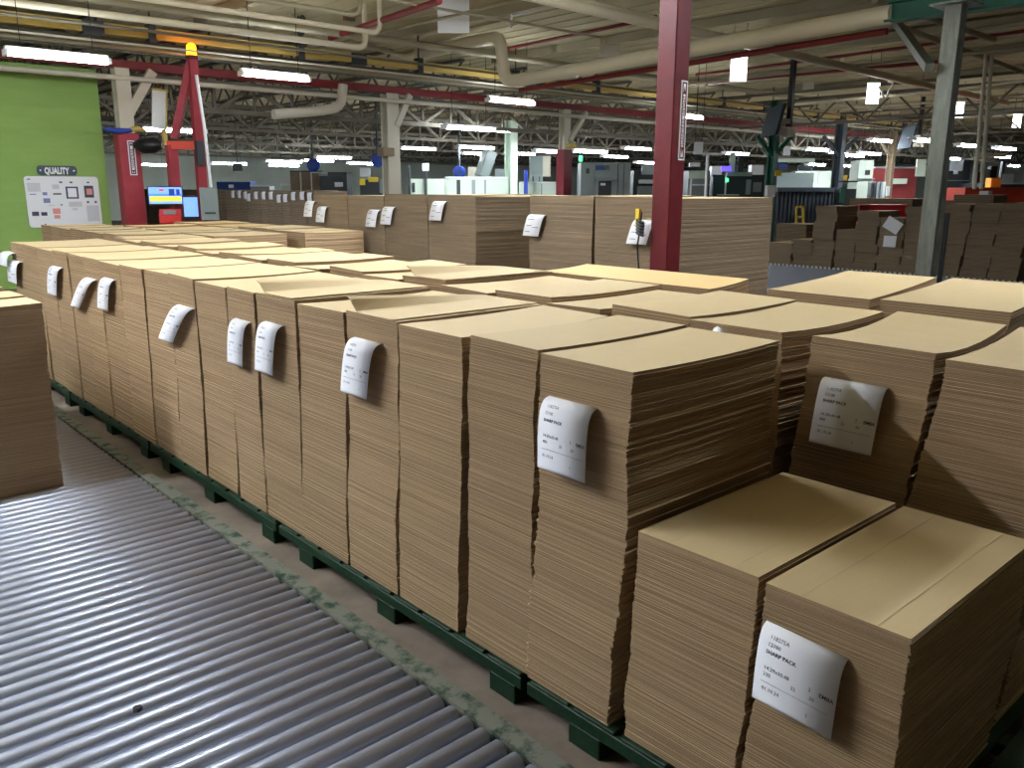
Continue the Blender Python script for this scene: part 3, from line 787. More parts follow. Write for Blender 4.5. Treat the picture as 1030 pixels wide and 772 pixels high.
pipe('pale thin conduit crossing near the grey column top', [at(800, 105, z=3.4), at(945, 92, z=3.4), at(1040, 80, z=3.4)], 0.03, 'white_pipe')
pipe('pale drain pipe bent down in front of the far truss', bend([at(275, 115, y=13.0), at(318, 112, y=13.0), at(343, 108, y=13.0), at(345, 85, y=13.0)], 0.2), 0.09, 'white_steel')
pipe('white cranked pipe below the red sprinkler pipe', bend([at(300, 30, y=12.8), at(395, 53, y=12.8), at(412, 58, y=12.4), at(418, 52, y=12.4)], 0.1), 0.04, 'white_pipe')
for i, (x0_, y0_, x1_, y1_) in enumerate([(980, 190, 991, 66), (987, 190, 997, 66)]):
    pipe(['left', 'right'][i]+' one of two thin pale pipes dropping beside the red box', [at(x0_, y0_, d=12.5), at(x1_, y1_, d=12.5), at(x1_+0.8, y1_-10, d=12.5)], 0.028, 'white_steel', group='two pale drop pipes')
pipe('pale cable hanging down beside the grey column', [at(963, 12, d=9.6), at(955, 80, d=9.6), at(948, 190, d=9.6), at(945, 222, d=9.6)], 0.014, 'white_steel')
for i, (xa, ya, za, xb, yb, zb_) in enumerate([(880, 0, 3.9, 1000, 40, 3.6), (900, 25, 3.9, 1035, 75, 3.9)]):
    pipe(['pale brace slanting from the green beam at the top right', 'pale brace crossing behind the grey column'][i], [at(xa, ya, z=za), at(xb, yb, z=za)], 0.045, 'joist')


for i, (x, z, r_) in enumerate([(6.4, 3.95, 0.02), (11.2, 3.9, 0.03), (12.4, 4.0, 0.02), (14.3, 3.8, 0.03), (15.8, 3.95, 0.025), (17.9, 3.85, 0.035), (20.6, 3.9, 0.03), (22.3, 3.8, 0.03), (24.9, 3.9, 0.035), (28.4, 3.85, 0.04)]):
    pipe('one of several thin conduits running side by side under the cream deck', [(x, -5, z), (x, 12.9, z)], r_, ['joist', 'white_steel', 'joist_dark'][i % 3], 'conduit', 'ceiling_conduit', 'thin conduits under the deck', n=6)
for i, (y, z, r_) in enumerate([(8.4, 3.9, 0.02), (10.7, 3.55, 0.022), (11.6, 3.5, 0.018), (12.2, 3.52, 0.025), (12.75, 3.72, 0.018), (13.08, 3.62, 0.02)]):
    pipe('one of several thin conduits crossing near the yellow rail', [(-12, y, z), (9 if i == 0 else 28, y, z)], r_, ['joist', 'joist_dark', 'white_steel'][i % 3], 'conduit', 'ceiling_conduit', 'thin conduits near the yellow rail', n=6)

# ------------------------------------------------------------------ columns
def h_column(mb, x, y, z0, z1, b=0.2, d=0.2, t=0.014, mi=0, turn=False):
    if turn:
        mb.box((x-b/2, y-d/2, z0), (x-b/2+t, y+d/2, z1), mi); mb.box((x+b/2-t, y-d/2, z0), (x+b/2, y+d/2, z1), mi); mb.box((x-b/2+t, y-t/2, z0), (x+b/2-t, y+t/2, z1), mi)
    else:
        mb.box((x-b/2, y-d/2, z0), (x+b/2, y-d/2+t, z1), mi); mb.box((x-b/2, y+d/2-t, z0), (x+b/2, y+d/2, z1), mi); mb.box((x-t/2, y-d/2+t, z0), (x+t/2, y+d/2-t, z1), mi)


cx, cy = 3.50, 2.60
# the red column stands on the floor between the second row and the wide stacks
cx, cy = 2.86, 2.14
t = thing('steel_column', 'thick dark red steel column with tall white printed strip on it', 'column', (cx, cy, 0))
mb = MB(); mb.box((cx-0.07, cy-0.07, 0), (cx+0.07, cy+0.07, ZD-0.04), 0, 0.006); mb.box((cx-0.16, cy-0.16, 0), (cx+0.16, cy+0.16, 0.02))
mb.build('shaft', 'red_paint', t, loc=(cx, cy, 0))


def sign_strip(parent, x, y, z0, z1, w, txt):
    mb = MB(); mb.box((x-w/2, y-0.008, z0), (x+w/2, y, z1), 0)
    f = 0.012*w/0.08
    for (a_, b_) in (((x-w/2+f, z0+f), (x+w/2-f, z0+2*f)), ((x-w/2+f, z1-2*f), (x+w/2-f, z1-f)), ((x-w/2+f, z0+f), (x-w/2+2*f, z1-f)), ((x+w/2-2*f, z0+f), (x+w/2-f, z1-f))):
        mb.box((a_[0], y-0.0095, a_[1]), (b_[0], y-0.008, b_[1]), 1)
    put_text(mb, txt, w*0.55, (x+w*0.2, y-0.0095, (z0+z1)/2), (0, 0, 1), (-1, 0, 0), 1, 'c', 1)
    for (zz, s_) in ((z0+0.05, 1), (z1-0.05, -1)):
        mb.add([(x-w*0.22, y-0.0095, zz+0.03*s_), (x+w*0.22, y-0.0095, zz+0.03*s_), (x, y-0.0095, zz-0.02*s_)], [(0, 1, 2) if s_ < 0 else (2, 1, 0)], 1)
    return mb.build('sign_strip', ['white', 'red_paint'], parent, loc=(x, y, z0), label='white strip sign printed in red')


sp0, sp1 = at(685, 161, y=cy-0.09), at(685, 80, y=cy-0.09)
sign_strip(t, cx+0.022, cy-0.0705, sp0.z, sp1.z, 0.062, 'HANDRAIL HEIGHT')
t = thing('cable_coil', 'dark coiled cord and yellow clip hanging on the red column', 'cord', (cx-0.1, cy+0.05, 0))
q = at(648, 232, x=cx-0.075)
mb = MB(); mb.tube([(cx-0.105, q.y, q.z+0.12), (cx-0.12, q.y, q.z), (cx-0.115, q.y+0.02, q.z-0.1), (cx-0.11, q.y, q.z-0.28)], 0.006, 6)
for k in range(5): mb.tube([(cx-0.115, q.y-0.03, q.z+0.02*k-0.03), (cx-0.125, q.y, q.z+0.02*k-0.02), (cx-0.115, q.y+0.03, q.z+0.02*k-0.01)], 0.01, 6)
mb.build('cord', 'black', t, loc=(cx-0.1, q.y, q.z))
mb = MB(); mb.box((cx-0.11, q.y+0.02, q.z+0.03), (cx-0.088, q.y+0.05, q.z+0.14)); mb.build('clip', 'yellow', t, loc=(cx-0.1, q.y, q.z))

gx, gy = 8.22, 2.64
gz = g0.z-0.1
t = thing('steel_column', 'grey galvanised steel column under the green beam at the right', 'column', (gx, gy, 0))
mb = MB(); h_column(mb, gx, gy, 0, gz, 0.17, 0.17, 0.025, turn=True); mb.box((gx-0.2, gy-0.2, gz), (gx+0.2, gy+0.2, gz+0.02)); mb.build('shaft', 'galv', t, loc=(gx, gy, 0))
mb = MB(); mb.bar(at(935, 68, y=2.75), at(900, 20, y=4.6), 0.09, 0.09); mb.build('knee_brace', 'galv', t, loc=(gx, gy+1, 3))
mb = MB(); mb.box((gx+0.1, gy-0.13, 0.5), (gx+0.14, gy-0.09, 1.3)); mb.build('conduit_box', 'mach_dark', t, loc=(gx, gy, 0.5))

# left red post with white column above, green wall's end
lx, ly = 3.12, 13.1
t = thing('steel_column', 'bright red wrapped post at the end of the green wall, white above', 'column', (lx, ly, 0))
mb = MB(); mb.box((lx-0.16, ly-0.13, 0), (lx+0.16, ly+0.13, 2.38), 0, 0.01); mb.build('post_guard', 'post_red', t, loc=(lx, ly, 0))
mb = MB(); h_column(mb, lx, ly, 2.38, 3.35, 0.22, 0.22, 0.03); mb.build('shaft', 'white_steel', t, loc=(lx, ly, 2.38), label='white steel upper shaft')
mb = MB(); mb.bar((lx+0.02, ly, 2.6), (lx+0.5, ly, 3.35), 0.1, 0.14); mb.build('knee_brace', 'white_steel', t, loc=(lx, ly, 2.6))
sign_strip(t, lx+0.02, ly-0.1305, at(125, 176, y=ly-.13).z, at(125, 141, y=ly-.13).z, 0.11, 'HANDRAIL')
# coloured rags and bag on top of the post guard
tag(MB().tube([(lx-0.36, ly-0.1, 2.43), (lx-0.15, ly-0.15, 2.40), (lx+0.05, ly-0.12, 2.42)], [0.02, 0.05, 0.03], 8).build('blue_rag', 'blue', loc=(lx, ly, 2.4)), 'blue rag draped on top of the red post', 'rag')
tag(MB().tube([(lx-0.02, ly-0.1, 2.43), (lx+0.15, ly-0.12, 2.45), (lx+0.28, ly-0.1, 2.42)], [0.02, 0.05, 0.02], 8).build('yellow_rag', 'yellow_rail', loc=(lx, ly, 2.4)), 'yellow rag draped on top of the red post', 'rag')

wx, wy = 8.26, 13.3
t = thing('steel_column', 'cream white steel column with knee brace behind the wide stacks', 'column', (wx, wy, 0))
mb = MB(); h_column(mb, wx, wy, 0, 3.36, 0.28, 0.24, 0.04); mb.build('shaft', 'white_steel', t, loc=(wx, wy, 0))
mb = MB(); mb.bar((wx+0.08, wy-0.1, 2.75), (wx+0.42, wy-0.1, 3.36), 0.09, 0.12); mb.build('knee_brace', 'white_steel', t, loc=(wx, wy, 2.7))
mb = MB(); mb.box((wx-0.36, wy-0.28, 2.16), (wx-0.1, wy-0.05, 2.32), 0, 0.004); mb.build('junction_box', 'wood', t, loc=(wx, wy, 2.1), label='brown box strapped to the column')
rx, ry = 13.2, 13.3
t = thing('steel_column', 'far dark red post with pale upper shaft, left of the grey machine', 'column', (rx, ry, 0))
mb = MB(); mb.box((rx-0.13, ry-0.13, 0), (rx+0.13, ry+0.13, 2.45)); mb.build('post_guard', 'red_paint', t, loc=(rx, ry, 0))
mb = MB(); h_column(mb, rx, ry, 2.45, 3.36, 0.2, 0.2, 0.03); mb.build('shaft', 'white_steel', t, loc=(rx, ry, 2.4))
mb = MB(); mb.bar((rx+0.05, ry-0.1, 2.65), (rx+0.62, ry-0.1, 3.33), 0.1); mb.build('knee_brace', 'white_steel', t, loc=(rx, ry, 2.6))
tag(MB().tube([(rx-0.08, ry-0.1, 2.5), (rx+0.1, ry-0.15, 2.56), (rx+0.3, ry-0.1, 2.5)], [0.03, 0.07, 0.03], 8).build('yellow_rag', 'yellow_rail', loc=(rx, ry, 2.45)), 'yellow rag on top of the far red post', 'rag')
for (px, dd, mt, w, lab) in [(775, 18.4, 'green_beam', 0.17, 'far dark green column with two knee braces under the television'), (841, 24, 'blue_dark', 0.24, 'far grey-blue column among the bright machines'),
                            (893, 27.6, 'wood', 0.2, 'far tan column with paper notice beside the grey column'), (514, 24, 'mach_pale', 0.26, 'far pale column behind the white machine guards')]:
    b0 = at(px, 190, d=dd); t = thing('steel_column', lab, 'column', (b0.x, b0.y, 0))
    mb = MB(); h_column(mb, b0.x, b0.y, 0, 3.4, w, w, 0.03); mb.build('shaft', mt, t, loc=(b0.x, b0.y, 0))
    if px != 514:
        for s in (-1, 1):
            mb = MB(); mb.bar(b0+Vector((0, 0, 0.037*dd)), b0+Vector((s*0.016*dd, -s*0.013*dd, 0.061*dd)), 0.08); mb.build('knee_brace', mt, t, loc=b0)
    if px == 893:
        n0 = at(893, 192, d=27.4); mb = MB(); mb.box((n0.x-0.14, n0.y-0.02, n0.z-0.15), (n0.x+0.1, n0.y, n0.z+0.15)); mb.build('notice', 'white', t, loc=n0, label='white paper notice')

# ------------------------------------------------------------------ lamps
def lamp(label, x, y, z, L=1.2, group=None, mat='tube', w=0.16):
    t = thing('ceiling_light', label, 'ceiling light', (x, y, z), group)
    mb = MB(); mb.box((x-L/2, y-0.035, z+0.02), (x+L/2, y+0.035, z+0.09), 0, 0.004); mb.box((x-L/2-0.015, y-w/2, z-0.02), (x-L/2+0.02, y+w/2, z+0.05)); mb.box((x+L/2-0.02, y-w/2, z-0.02), (x+L/2+0.015, y+w/2, z+0.05))
    if mat == 'tube_far': mb.box((x-L/2, y-w*0.7, z+0.05), (x+L/2, y+w*0.7, z+0.065))
    mb.build('housing', 'white', t, loc=(x, y, z))
    for s in (-1, 1):
        mb = MB(); mb.tube([(x-L/2+0.02, y+s*w*0.33, z+0.008), (x+L/2-0.02, y+s*w*0.33, z+0.008)], 0.022, 8); mb.build('tube', mat, t, loc=(x, y, z))
    for s in (-1, 1):
        mb = MB(); mb.bar((x+s*L*0.35, y, z+0.1), (x+s*L*0.35, y, ZD-0.03), 0.008); mb.build('hanger', 'shaft', t, loc=(x, y, z))


l1 = at(59, 59, y=10.2); lamp('long bright tube light above the green wall', l1.x, 10.2, l1.z, 1.12)
l2 = at(277, 78, y=11.1); lamp('bright tube light hanging below the red beam, right of the beacon', l2.x, 11.1, l2.z, 1.1)
l3 = at(514, 103, y=11.2); lamp('bright tube light under the elbow of the fat white pipe', l3.x, 11.2, l3.z, 1.15)
l4 = at(690, 118, y=11.2); lamp('bright tube light half hidden by the big red column', l4.x, 11.2, l4.z, 1.2)
OUT = 'out-of-frame tube lights, part inferred, part added as fill'  # out of frame: some inferred from shadows and highlights, others added as fill
for (x, y) in [(-2.5, 5.6), (-2.3, 3.5), (-3.8, 3.5), (1.4, 3.6), (4.15, 4.75), (4.2, -0.5), (-0.75, 10.2), (-2.0, 10.2), (-3.3, 10.2), (-4.6, 10.2)]:
    lamp('out-of-frame tube light, from a set part inferred, part added as fill', x, y, 3.38, 1.2, OUT, 'tube_near' if y < 9 else 'tube')
far = [(472, 130, 17.5), (489, 131, 19), (478, 149, 24), (480, 155, 28), (523, 155, 29), (554, 153, 24), (592, 153, 22), (175, 132, 17), (286, 163, 30), (285, 167, 33), (335, 159, 28), (366, 165, 30), (320, 162, 33), (420, 150, 26),
       (820, 151, 26), (842, 154, 30), (858, 157, 30), (874, 155, 28), (930, 142, 20), (972, 147, 24), (1010, 150, 24), (956, 160, 30), (1007, 158, 30), (740, 155, 28), (885, 142, 26), (618, 158, 30), (650, 164, 32), (820, 166, 34), (850, 167, 34), (640, 150, 27), (1018, 167, 36), (150, 166, 30), (230, 165, 30)]
for (px, py, d) in far:
    q = at(px, py, d=d); lamp('small far tube light under the dark ceiling beyond the red beam', q.x, q.y, min(q.z, 3.45), 1.3, 'small far tube lights', 'tube_far', 0.2)


q = at(300, 25, d=13.5); t = thing('horn_speaker', 'dark round horn speaker on a bracket under the deck, top left of centre', 'speaker', (q.x, q.y, q.z))
mb = MB(); mb.tube([q+Vector((-0.12, 0.1, 0.02)), q+Vector((-0.02, 0.02, 0.0)), q+Vector((0.03, -0.05, -0.02))], [0.04, 0.07, 0.17], 16); mb.build('horn', 'mach_dark', t, loc=q)
mb = MB(); mb.bar(q+Vector((-0.1, 0.1, 0.02)), (q.x-0.1, q.y+0.1, ZD), 0.03); mb.bar(q+Vector((-0.1, 0.1, 0.02)), q+Vector((-0.35, 0.1, 0.1)), 0.03); mb.build('bracket', 'joist', t, loc=q)
q = at(351, 17, d=13.5); tag(MB().box((q.x-0.08, q.y-0.06, q.z-0.06), (q.x+0.08, q.y+0.06, q.z+0.06), 0, 0.006).bar((q.x, q.y, q.z+0.05), (q.x, q.y, ZD), 0.02).build('junction_box', 'wood', loc=q), 'small brown junction box under the deck beside the red sprinkler pipe', 'junction box')
q = at(514, 20, d=12.8); tag(MB().tube([q+Vector((0, 0, 0.14)), q+Vector((0.015, 0, 0.02)), q+Vector((-0.03, 0, -0.05)), q+Vector((0, 0, -0.12)), q+Vector((0.03, 0, -0.05)), q+Vector((-0.01, 0, 0.02))], 0.014, 8).bar(q+Vector((0, 0, 0.12)), (q.x, q.y, ZD), 0.012).bar(q+Vector((0, 0, 0.05)), q+Vector((0.3, -0.1, 0.14)), 0.025).build('rope_hook', 'white', loc=q), 'white looped rope hook hanging near the top centre right of the white sign', 'hook')

# hanging square panels
def hang_panel(label, x0, y0, x1, y1, d, mat, name='hanging_sign', cat='hanging sign', th=0.02, cable=True):
    c = at((x0+x1)/2, (y0+y1)/2, d=d); w = (x1-x0)*d/F_PX; h = (y1-y0)*d/F_PX
    t = thing(name, label, cat, (c.x, c.y, c.z))
    ux = Vector((math.cos(YAW), -math.sin(YAW), 0)); uy = Vector((math.sin(YAW), math.cos(YAW), 0))
    mb = MB(); p = []
    for s in (-1, 1):
        for (a_, b_) in ((-w/2, -h/2), (w/2, -h/2), (w/2, h/2), (-w/2, h/2)): p.append(c+ux*a_+Vector((0, 0, b_))+uy*(s*th/2))
    mb.add(p, [(0, 1, 2, 3), (7, 6, 5, 4), (4, 5, 1, 0), (5, 6, 2, 1), (6, 7, 3, 2), (7, 4, 0, 3)])
    mb.build('panel', mat, t, loc=c)
    if cable:
        for s in (-0.4, 0.4):
            mb = MB(); a_ = c+ux*(w*s)+Vector((0, 0, h/2)); mb.bar(a_, (a_.x, a_.y, ZD), 0.008); mb.build('cable', 'shaft', t, loc=a_)
    return t


hang_panel('large blank white square sign hanging at the top centre', 440, -4, 472, 32, 12.5, 'white')
hang_panel('dim grey square sign hanging left of the red column', 603, 33, 624, 56, 15.5, 'white_steel')
hang_panel('dim small square sign hanging beside the television pole', 808, 73, 819, 91, 22, 'white_steel')
hang_panel('small dim square sign hanging left of the grey column', 912, 98, 919, 109, 30, 'white_steel')
G = 'lit_panel_light'
hang_panel('lit square panel hanging just right of the red column', 735, 58, 751, 81, 14, 'glow_panel', 'panel_light', 'panel light')
hang_panel('lit panel with a coiled white cable hanging in the upper right', 872, 84, 884, 104, 17, 'glow_panel', 'panel_light', 'panel light')
hang_panel('lit panel hanging just right of the grey column', 960, 103, 969, 118, 22, 'glow_panel', 'panel_light', 'panel light')
hang_panel('lit panel hanging at the right picture edge', 1019, 115, 1027, 128, 26, 'glow_panel', 'panel_light', 'panel light')
pipe('coiled white cable beside the lit panel in the upper right', [at(883, 86, d=16.9), at(887, 92, d=16.9), at(889, 99, d=16.9), at(892, 98, d=16.9), at(894, 91, d=16.9), at(897, 87, d=16.9), at(898, 83, d=16.9), at(893, 82, d=16.9)], 0.02, 'white', 'cable', 'coiled_cable')
hang_panel('white notice sign hanging right of the red column, low', 698, 143, 707, 155, 19, 'white')
hang_panel('small white notice hanging beside the far green column', 788, 147, 795, 156, 22, 'white')


# hanging televisions
def tv(label, x0, y0, x1, y1, xp, ytop, d, ang):
    c = at((x0+x1)/2, (y0+y1)/2, d=d); w = 1.15; h = (y1-y0)*d/F_PX*0.9
    t = thing('television', label, 'television', (c.x, c.y, c.z))
    ca, sa = math.cos(ang), math.sin(ang); ux = Vector((ca, sa, 0)); un = Vector((-sa, ca, 0))
    p = []
    for s in (-1, 1):
        for (a_, b_) in ((-w/2, -h/2), (w/2, -h/2), (w/2, h/2), (-w/2, h/2)): p.append(c+ux*a_+Vector((0, 0, b_))+un*(s*0.03+(-0.12*b_/h)))
    MB().add(p, [(0, 1, 2, 3), (7, 6, 5, 4), (4, 5, 1, 0), (5, 6, 2, 1), (6, 7, 3, 2), (7, 4, 0, 3)]).build('screen', 'tv_dark', t, loc=c)
    b = c+un*(-0.22)
    pb = at(xp, (y0+y1)/2, d=d)
    mb = MB(); mb.bar((pb.x, pb.y, c.z-0.1), (pb.x, pb.y, ZD-0.02), 0.09); mb.build('pole', 'black', t, loc=pb)
    mb = MB(); mb.bar(c, pb, 0.12, 0.1); mb.bar(c+Vector((0, 0, -h*0.35)), pb+Vector((0, 0, -h*0.35)), 0.2, 0.12); mb.box((pb.x-0.1, pb.y-0.1, c.z-0.3), (pb.x+0.1, pb.y+0.1, c.z-0.12)); mb.build('mount', 'white_steel', t, loc=pb)


tv('television hanging edge-on on a black pole, right of the red column', 771, 106, 784, 138, 794, 70, 16.7, math.radians(46))
tv('smaller television on a black pole beside the grey column', 909, 125, 917, 150, 925, 100, 25.5, math.radians(42))

# ------------------------------------------------------------------ quality board on the green wall
t = thing('notice_board', 'white notice board with small pinned papers on the green wall', 'notice board', (2.2, 13.58, 0.93))
bx0, bx1, bz0, bz1 = 1.70, 2.765, 0.93, 1.71
mb = MB()
def rrect(x0, z0, x1, z1, r, n=5):
    P = []
    for (cx_, cz_, a0) in ((x1-r, z0+r, -90), (x1-r, z1-r, 0), (x0+r, z1-r, 90), (x0+r, z0+r, 180)):
        for k in range(n+1):
            a_ = math.radians(a0+90*k/n); P.append((cx_+r*math.cos(a_), cz_+r*math.sin(a_)))
    return P
def plate(mb, poly, y0, y1, mi=0):
    n = len(poly)
    mb.add([(x, y0, z) for x, z in poly]+[(x, y1, z) for x, z in poly], [tuple(range(n)), tuple(range(2*n-1, n-1, -1))]+[(i, n+i, n+(i+1) % n, (i+1) % n) for i in range(n)], mi)
plate(mb, rrect(bx0, bz0, bx1, bz1, 0.05), 13.56, 13.586); mb.build('board', 'white', t, loc=(bx0, 13.56, bz0))
mb = MB(); mb.box((bx0+0.22, 13.53, bz0-0.012), (bx0+0.38, 13.56, bz0+0.015)); mb.build('tray', 'slate', t, loc=(bx0, 13.53, bz0))
fr = lambda u, v: (bx0+u*(bx1-bx0), bz1-v*(bz1-bz0))
papers = [(0.03, 0.13, 0.2, 0.3, 'screen_paper'), (0.36, 0.16, 0.45, 0.25, 'grey'), (0.535, 0.2, 0.705, 0.44, 'slate'), (0.56, 0.23, 0.68, 0.41, 'white2'), (0.79, 0.18, 0.92, 0.42, 'slate'), (0.82, 0.24, 0.9, 0.36, 'pink'),
          (0.22, 0.43, 0.31, 0.52, 'blue'), (0.22, 0.31, 0.28, 0.37, 'blue'), (0.05, 0.34, 0.13, 0.36, 'blue'), (0.33, 0.63, 0.43, 0.74, 'pink'), (0.34, 0.76, 0.42, 0.83, 'pink'), (0.05, 0.69, 0.14, 0.77, 'slate'), (0.17, 0.7, 0.25, 0.77, 'slate'),
          (0.6, 0.63, 0.67, 0.67, 'grey'), (0.81, 0.49, 0.84, 0.53, 'slate'), (0.92, 0.49, 0.95, 0.53, 'slate'), (0.8, 0.58, 0.97, 0.9, 'grey'), (0.56, 0.5, 0.74, 0.6, 'grey'), (0.2, 0.93, 0.22, 0.96, 'slate'), (0.46, 0.1, 0.5, 0.13, 'slate'), (0.6, 0.1, 0.64, 0.13, 'slate'), (0.84, 0.1, 0.87, 0.13, 'slate'), (0.04, 0.05, 0.08, 0.07, 'slate'), (0.36, 0.33, 0.47, 0.36, 'slate'), (0.28, 0.56, 0.36, 0.58, 'grey'), (0.44, 0.55, 0.47, 0.57, 'slate')]
M['pp_slate'] = flat('dark_print_paper', (70, 76, 96), 0.7); M['pp_blue'] = flat('blue_print_paper', (130, 140, 190), 0.7); M['pp_pink'] = flat('red_print_paper', (222, 150, 140), 0.7); M['pp_grey'] = flat('grey_print_paper', (206, 208, 212), 0.7)
pm = {'slate': 'pp_slate', 'blue': 'pp_blue', 'pink': 'pp_pink', 'grey': 'pp_grey', 'white2': 'paper', 'screen_paper': 'pp_grey'}
for i, (u0, v0, u1, v1, k) in enumerate(papers):
    (xa, za), (xb, zb2) = fr(u0, v1), fr(u1, v0)
    mb = MB(); mb.box((xa, 13.557-0.0006*(i % 9)-0.003*(k == 'white2' or k == 'pink'), za), (xb, 13.5601, zb2)); mb.build('pinned_paper', pm[k], t, loc=(xa, 13.557, za))
t = thing('wall_sign', 'slate grey rounded sign lettered QUALITY above the notice board', 'sign', (2.19, 13.58, 1.79))
sx0, sx1, sz0, sz1 = at(37, 169, y=13.58).x, at(77, 169, y=13.58).x, 1.725, 1.873
mb = MB(); plate(mb, rrect(sx0, sz0, sx1, sz1, 0.05), 13.575, 13.586, 0)
h = sz1-sz0
put_text(mb, 'QUALITY', h*0.92, ((sx0+sx1)/2-0.005, 13.573, sz0+h*0.16), (0.62, 0, 0), (0, 0, 1), 1, 'c', 4)
for xx in (sx0+0.045, sx1-0.045):
    plate(mb, [(xx+0.014*math.cos(a_*math.pi/5), (sz0+sz1)/2+0.014*math.sin(a_*math.pi/5)) for a_ in range(10)], 13.573, 13.576, 1)
mb.build('plate', ['slate', 'white'], t, loc=(sx0, 13.57, sz0))

# ------------------------------------------------------------------ red mast with beacon, cabinet, screens, red console
D0 = 13.0
b0 = at(207, 235, d=D0); mastx, masty = b0.x, b0.y
t = thing('lift_mast', 'tall red machine mast with slanted leg and lit amber beacon', 'machine', (mastx, masty, 0))
top = at(195, 64, d=D0)
ux = Vector((math.cos(YAW), -math.sin(YAW), 0))
mb = MB(); mb.bar((mastx, masty, 0), (mastx, masty, top.z), 0.115, 0.13); mb.build('mast', 'post_red', t, loc=(mastx, masty, 0))
tp = Vector((mastx, masty, top.z-0.05))
mb = MB(); mb.bar(tp-ux*0.02, tp-ux*0.36-Vector((0, 0, 1.1)), 0.1, 0.1); mb.build('slanted_leg', 'post_red', t, loc=tp)
hb = tp-Vector((0, 0, 1.2))
mb = MB(); mb.bar(hb+ux*0.0, hb-ux*0.46, 0.14, 0.12); mb.build('cross_arm', 'orange_red', t, loc=hb, label='orange-red cross arm')
mb = MB(); mb.bar(hb-ux*0.42, (hb-ux*0.42).xy.to_3d(), 0.14, 0.14); mb.build('post', 'post_red', t, loc=hb)
mb = MB(); mb.bar(hb-ux*0.04+Vector((0, -0.1, 0.06)), hb-ux*0.04+Vector((0, -0.1, -0.3)), 0.1, 0.1); mb.build('motor', 'mach_dark', t, loc=hb)
mb = MB(); mb.tube([tp+Vector((0, -0.11, -0.2)), tp+Vector((0.06, -0.11, -0.9)), Vector((mastx+0.1, masty-0.11, 1.4))], 0.025, 8); mb.build('conduit', 'white', t, loc=tp)
bc = MB(); z_ = top.z
bc.tube([(mastx, masty, z_+0.03), (mastx, masty, z_+0.06), (mastx, masty, z_+0.17), (mastx, masty, z_+0.2)], [0.075, 0.07, 0.065, 0.03], 14)
bo = bc.build('beacon', 'amber', t, loc=(mastx, masty, z_), label='lit amber beacon lamp')
MB().tube([(mastx, masty, z_-0.03), (mastx, masty, z_+0.035)], 0.085, 14).build('beacon_base', 'red_paint', bo, loc=(0, 0, 0)).location = (-mastx, -masty, -z_)
q = at(160, 110, d=D0)
t = thing('hanging_sign', 'tilted white panel with yellow rim on a yellow pole left of the red mast', 'sign', (q.x, q.y, q.z))
ca, sa = math.cos(-0.1), math.sin(-0.1)
P = [q+ux*(a_*ca-b_*sa)+Vector((0, 0, a_*sa+b_*ca))for a_, b_ in ((-0.11, -0.29), (0.11, -0.29), (0.11, 0.29), (-0.11, 0.29))]
bk = Vector((0.01, 0.02, 0))
MB().add(P+[p+bk for p in P], [(0, 1, 2, 3), (7, 6, 5, 4), (4, 5, 1, 0), (5, 6, 2, 1), (6, 7, 3, 2), (7, 4, 0, 3)]).build('panel', 'white', t, loc=q)
mb = MB(); mb.bar(P[3]+Vector((0, -0.012, 0)), P[2]+Vector((0, -0.012, 0)), 0.03); mb.bar(P[2]+Vector((0, -.012, 0)), P[1]+Vector((0, -.012, 0)), 0.02); mb.build('rim', 'yellow_rail', t, loc=q)
mb = MB(); mb.bar(P[1]-ux*0.04, P[1]-ux*0.02-Vector((0, 0, 0.25)), 0.06); mb.build('pole', 'yellow_rail', t, loc=q)
mb = MB(); q2 = at(148, 146, d=13.2); mb.tube([q2-ux*0.2, q2-ux*0.08, q2+ux*0.12, q2+ux*0.24], [0.05, 0.12, 0.12, 0.05], 12)
tag(mb.build('ceiling_fan', 'black', loc=q2), 'dark round fan housing between the red post and the red mast', 'fan')


def facing_box(mb, c, w, h, dep, mi=0, tilt=0.0):
    """box turned about the vertical to face the camera's aisle"""
    uy = Vector((math.sin(YAW-0.35), math.cos(YAW-0.35), 0)); uxx = Vector((uy.y, -uy.x, 0))
    p = []
    for s in (0, 1):
        for (a_, b_) in ((-w/2, -h/2), (w/2, -h/2), (w/2, h/2), (-w/2, h/2)): p.append(c+uxx*a_+Vector((0, 0, b_))+uy*(s*dep)+uy*(tilt*b_))
    mb.add(p, [(0, 1, 2, 3), (7, 6, 5, 4), (4, 5, 1, 0), (5, 6, 2, 1), (6, 7, 3, 2), (7, 4, 0, 3)], mi)
    return uxx, uy


def px_box(px0, py0, px1, py1, d): return at((px0+px1)/2, (py0+py1)/2, d=d), (px1-px0)*d/F_PX, (py1-py0)*d/F_PX


c, w, h = px_box(202, 189, 219, 221, 12.0)
t = thing('control_cabinet', 'grey electrical control cabinet beside the red mast', 'cabinet', (c.x, c.y, 0))
mb = MB(); facing_box(mb, c, w, h, 0.2); mb.build('body', 'grey_box', t, loc=c)
mb = MB(); facing_box(mb, c+Vector((0.03, -0.012, 0.03)), w*0.36, h*0.2, 0.01); mb.build('label_plate', 'white', t, loc=c)
mb = MB(); facing_box(mb, c+Vector((0, -0.012, -h*0.28)), w*0.6, h*0.06, 0.012); mb.build('vent', 'mach_dark', t, loc=c)
mb = MB(); mb.bar(c+Vector((0.05, 0.15, -h/2)), (c.x+0.05, c.y+0.15, 0), 0.12); mb.build('stand', 'red_paint', t, loc=c)
c, w, h = px_box(150, 187.5, 183, 205.5, 12.6)
t = thing('monitor', 'bright monitor with blue and yellow screen by the red mast', 'monitor', (c.x, c.y, c.z))
mb = MB(); ua, ub = facing_box(mb, c, w, h, 0.04); mb.build('casing', 'black', t, loc=c)
f0 = c-ub*0.006
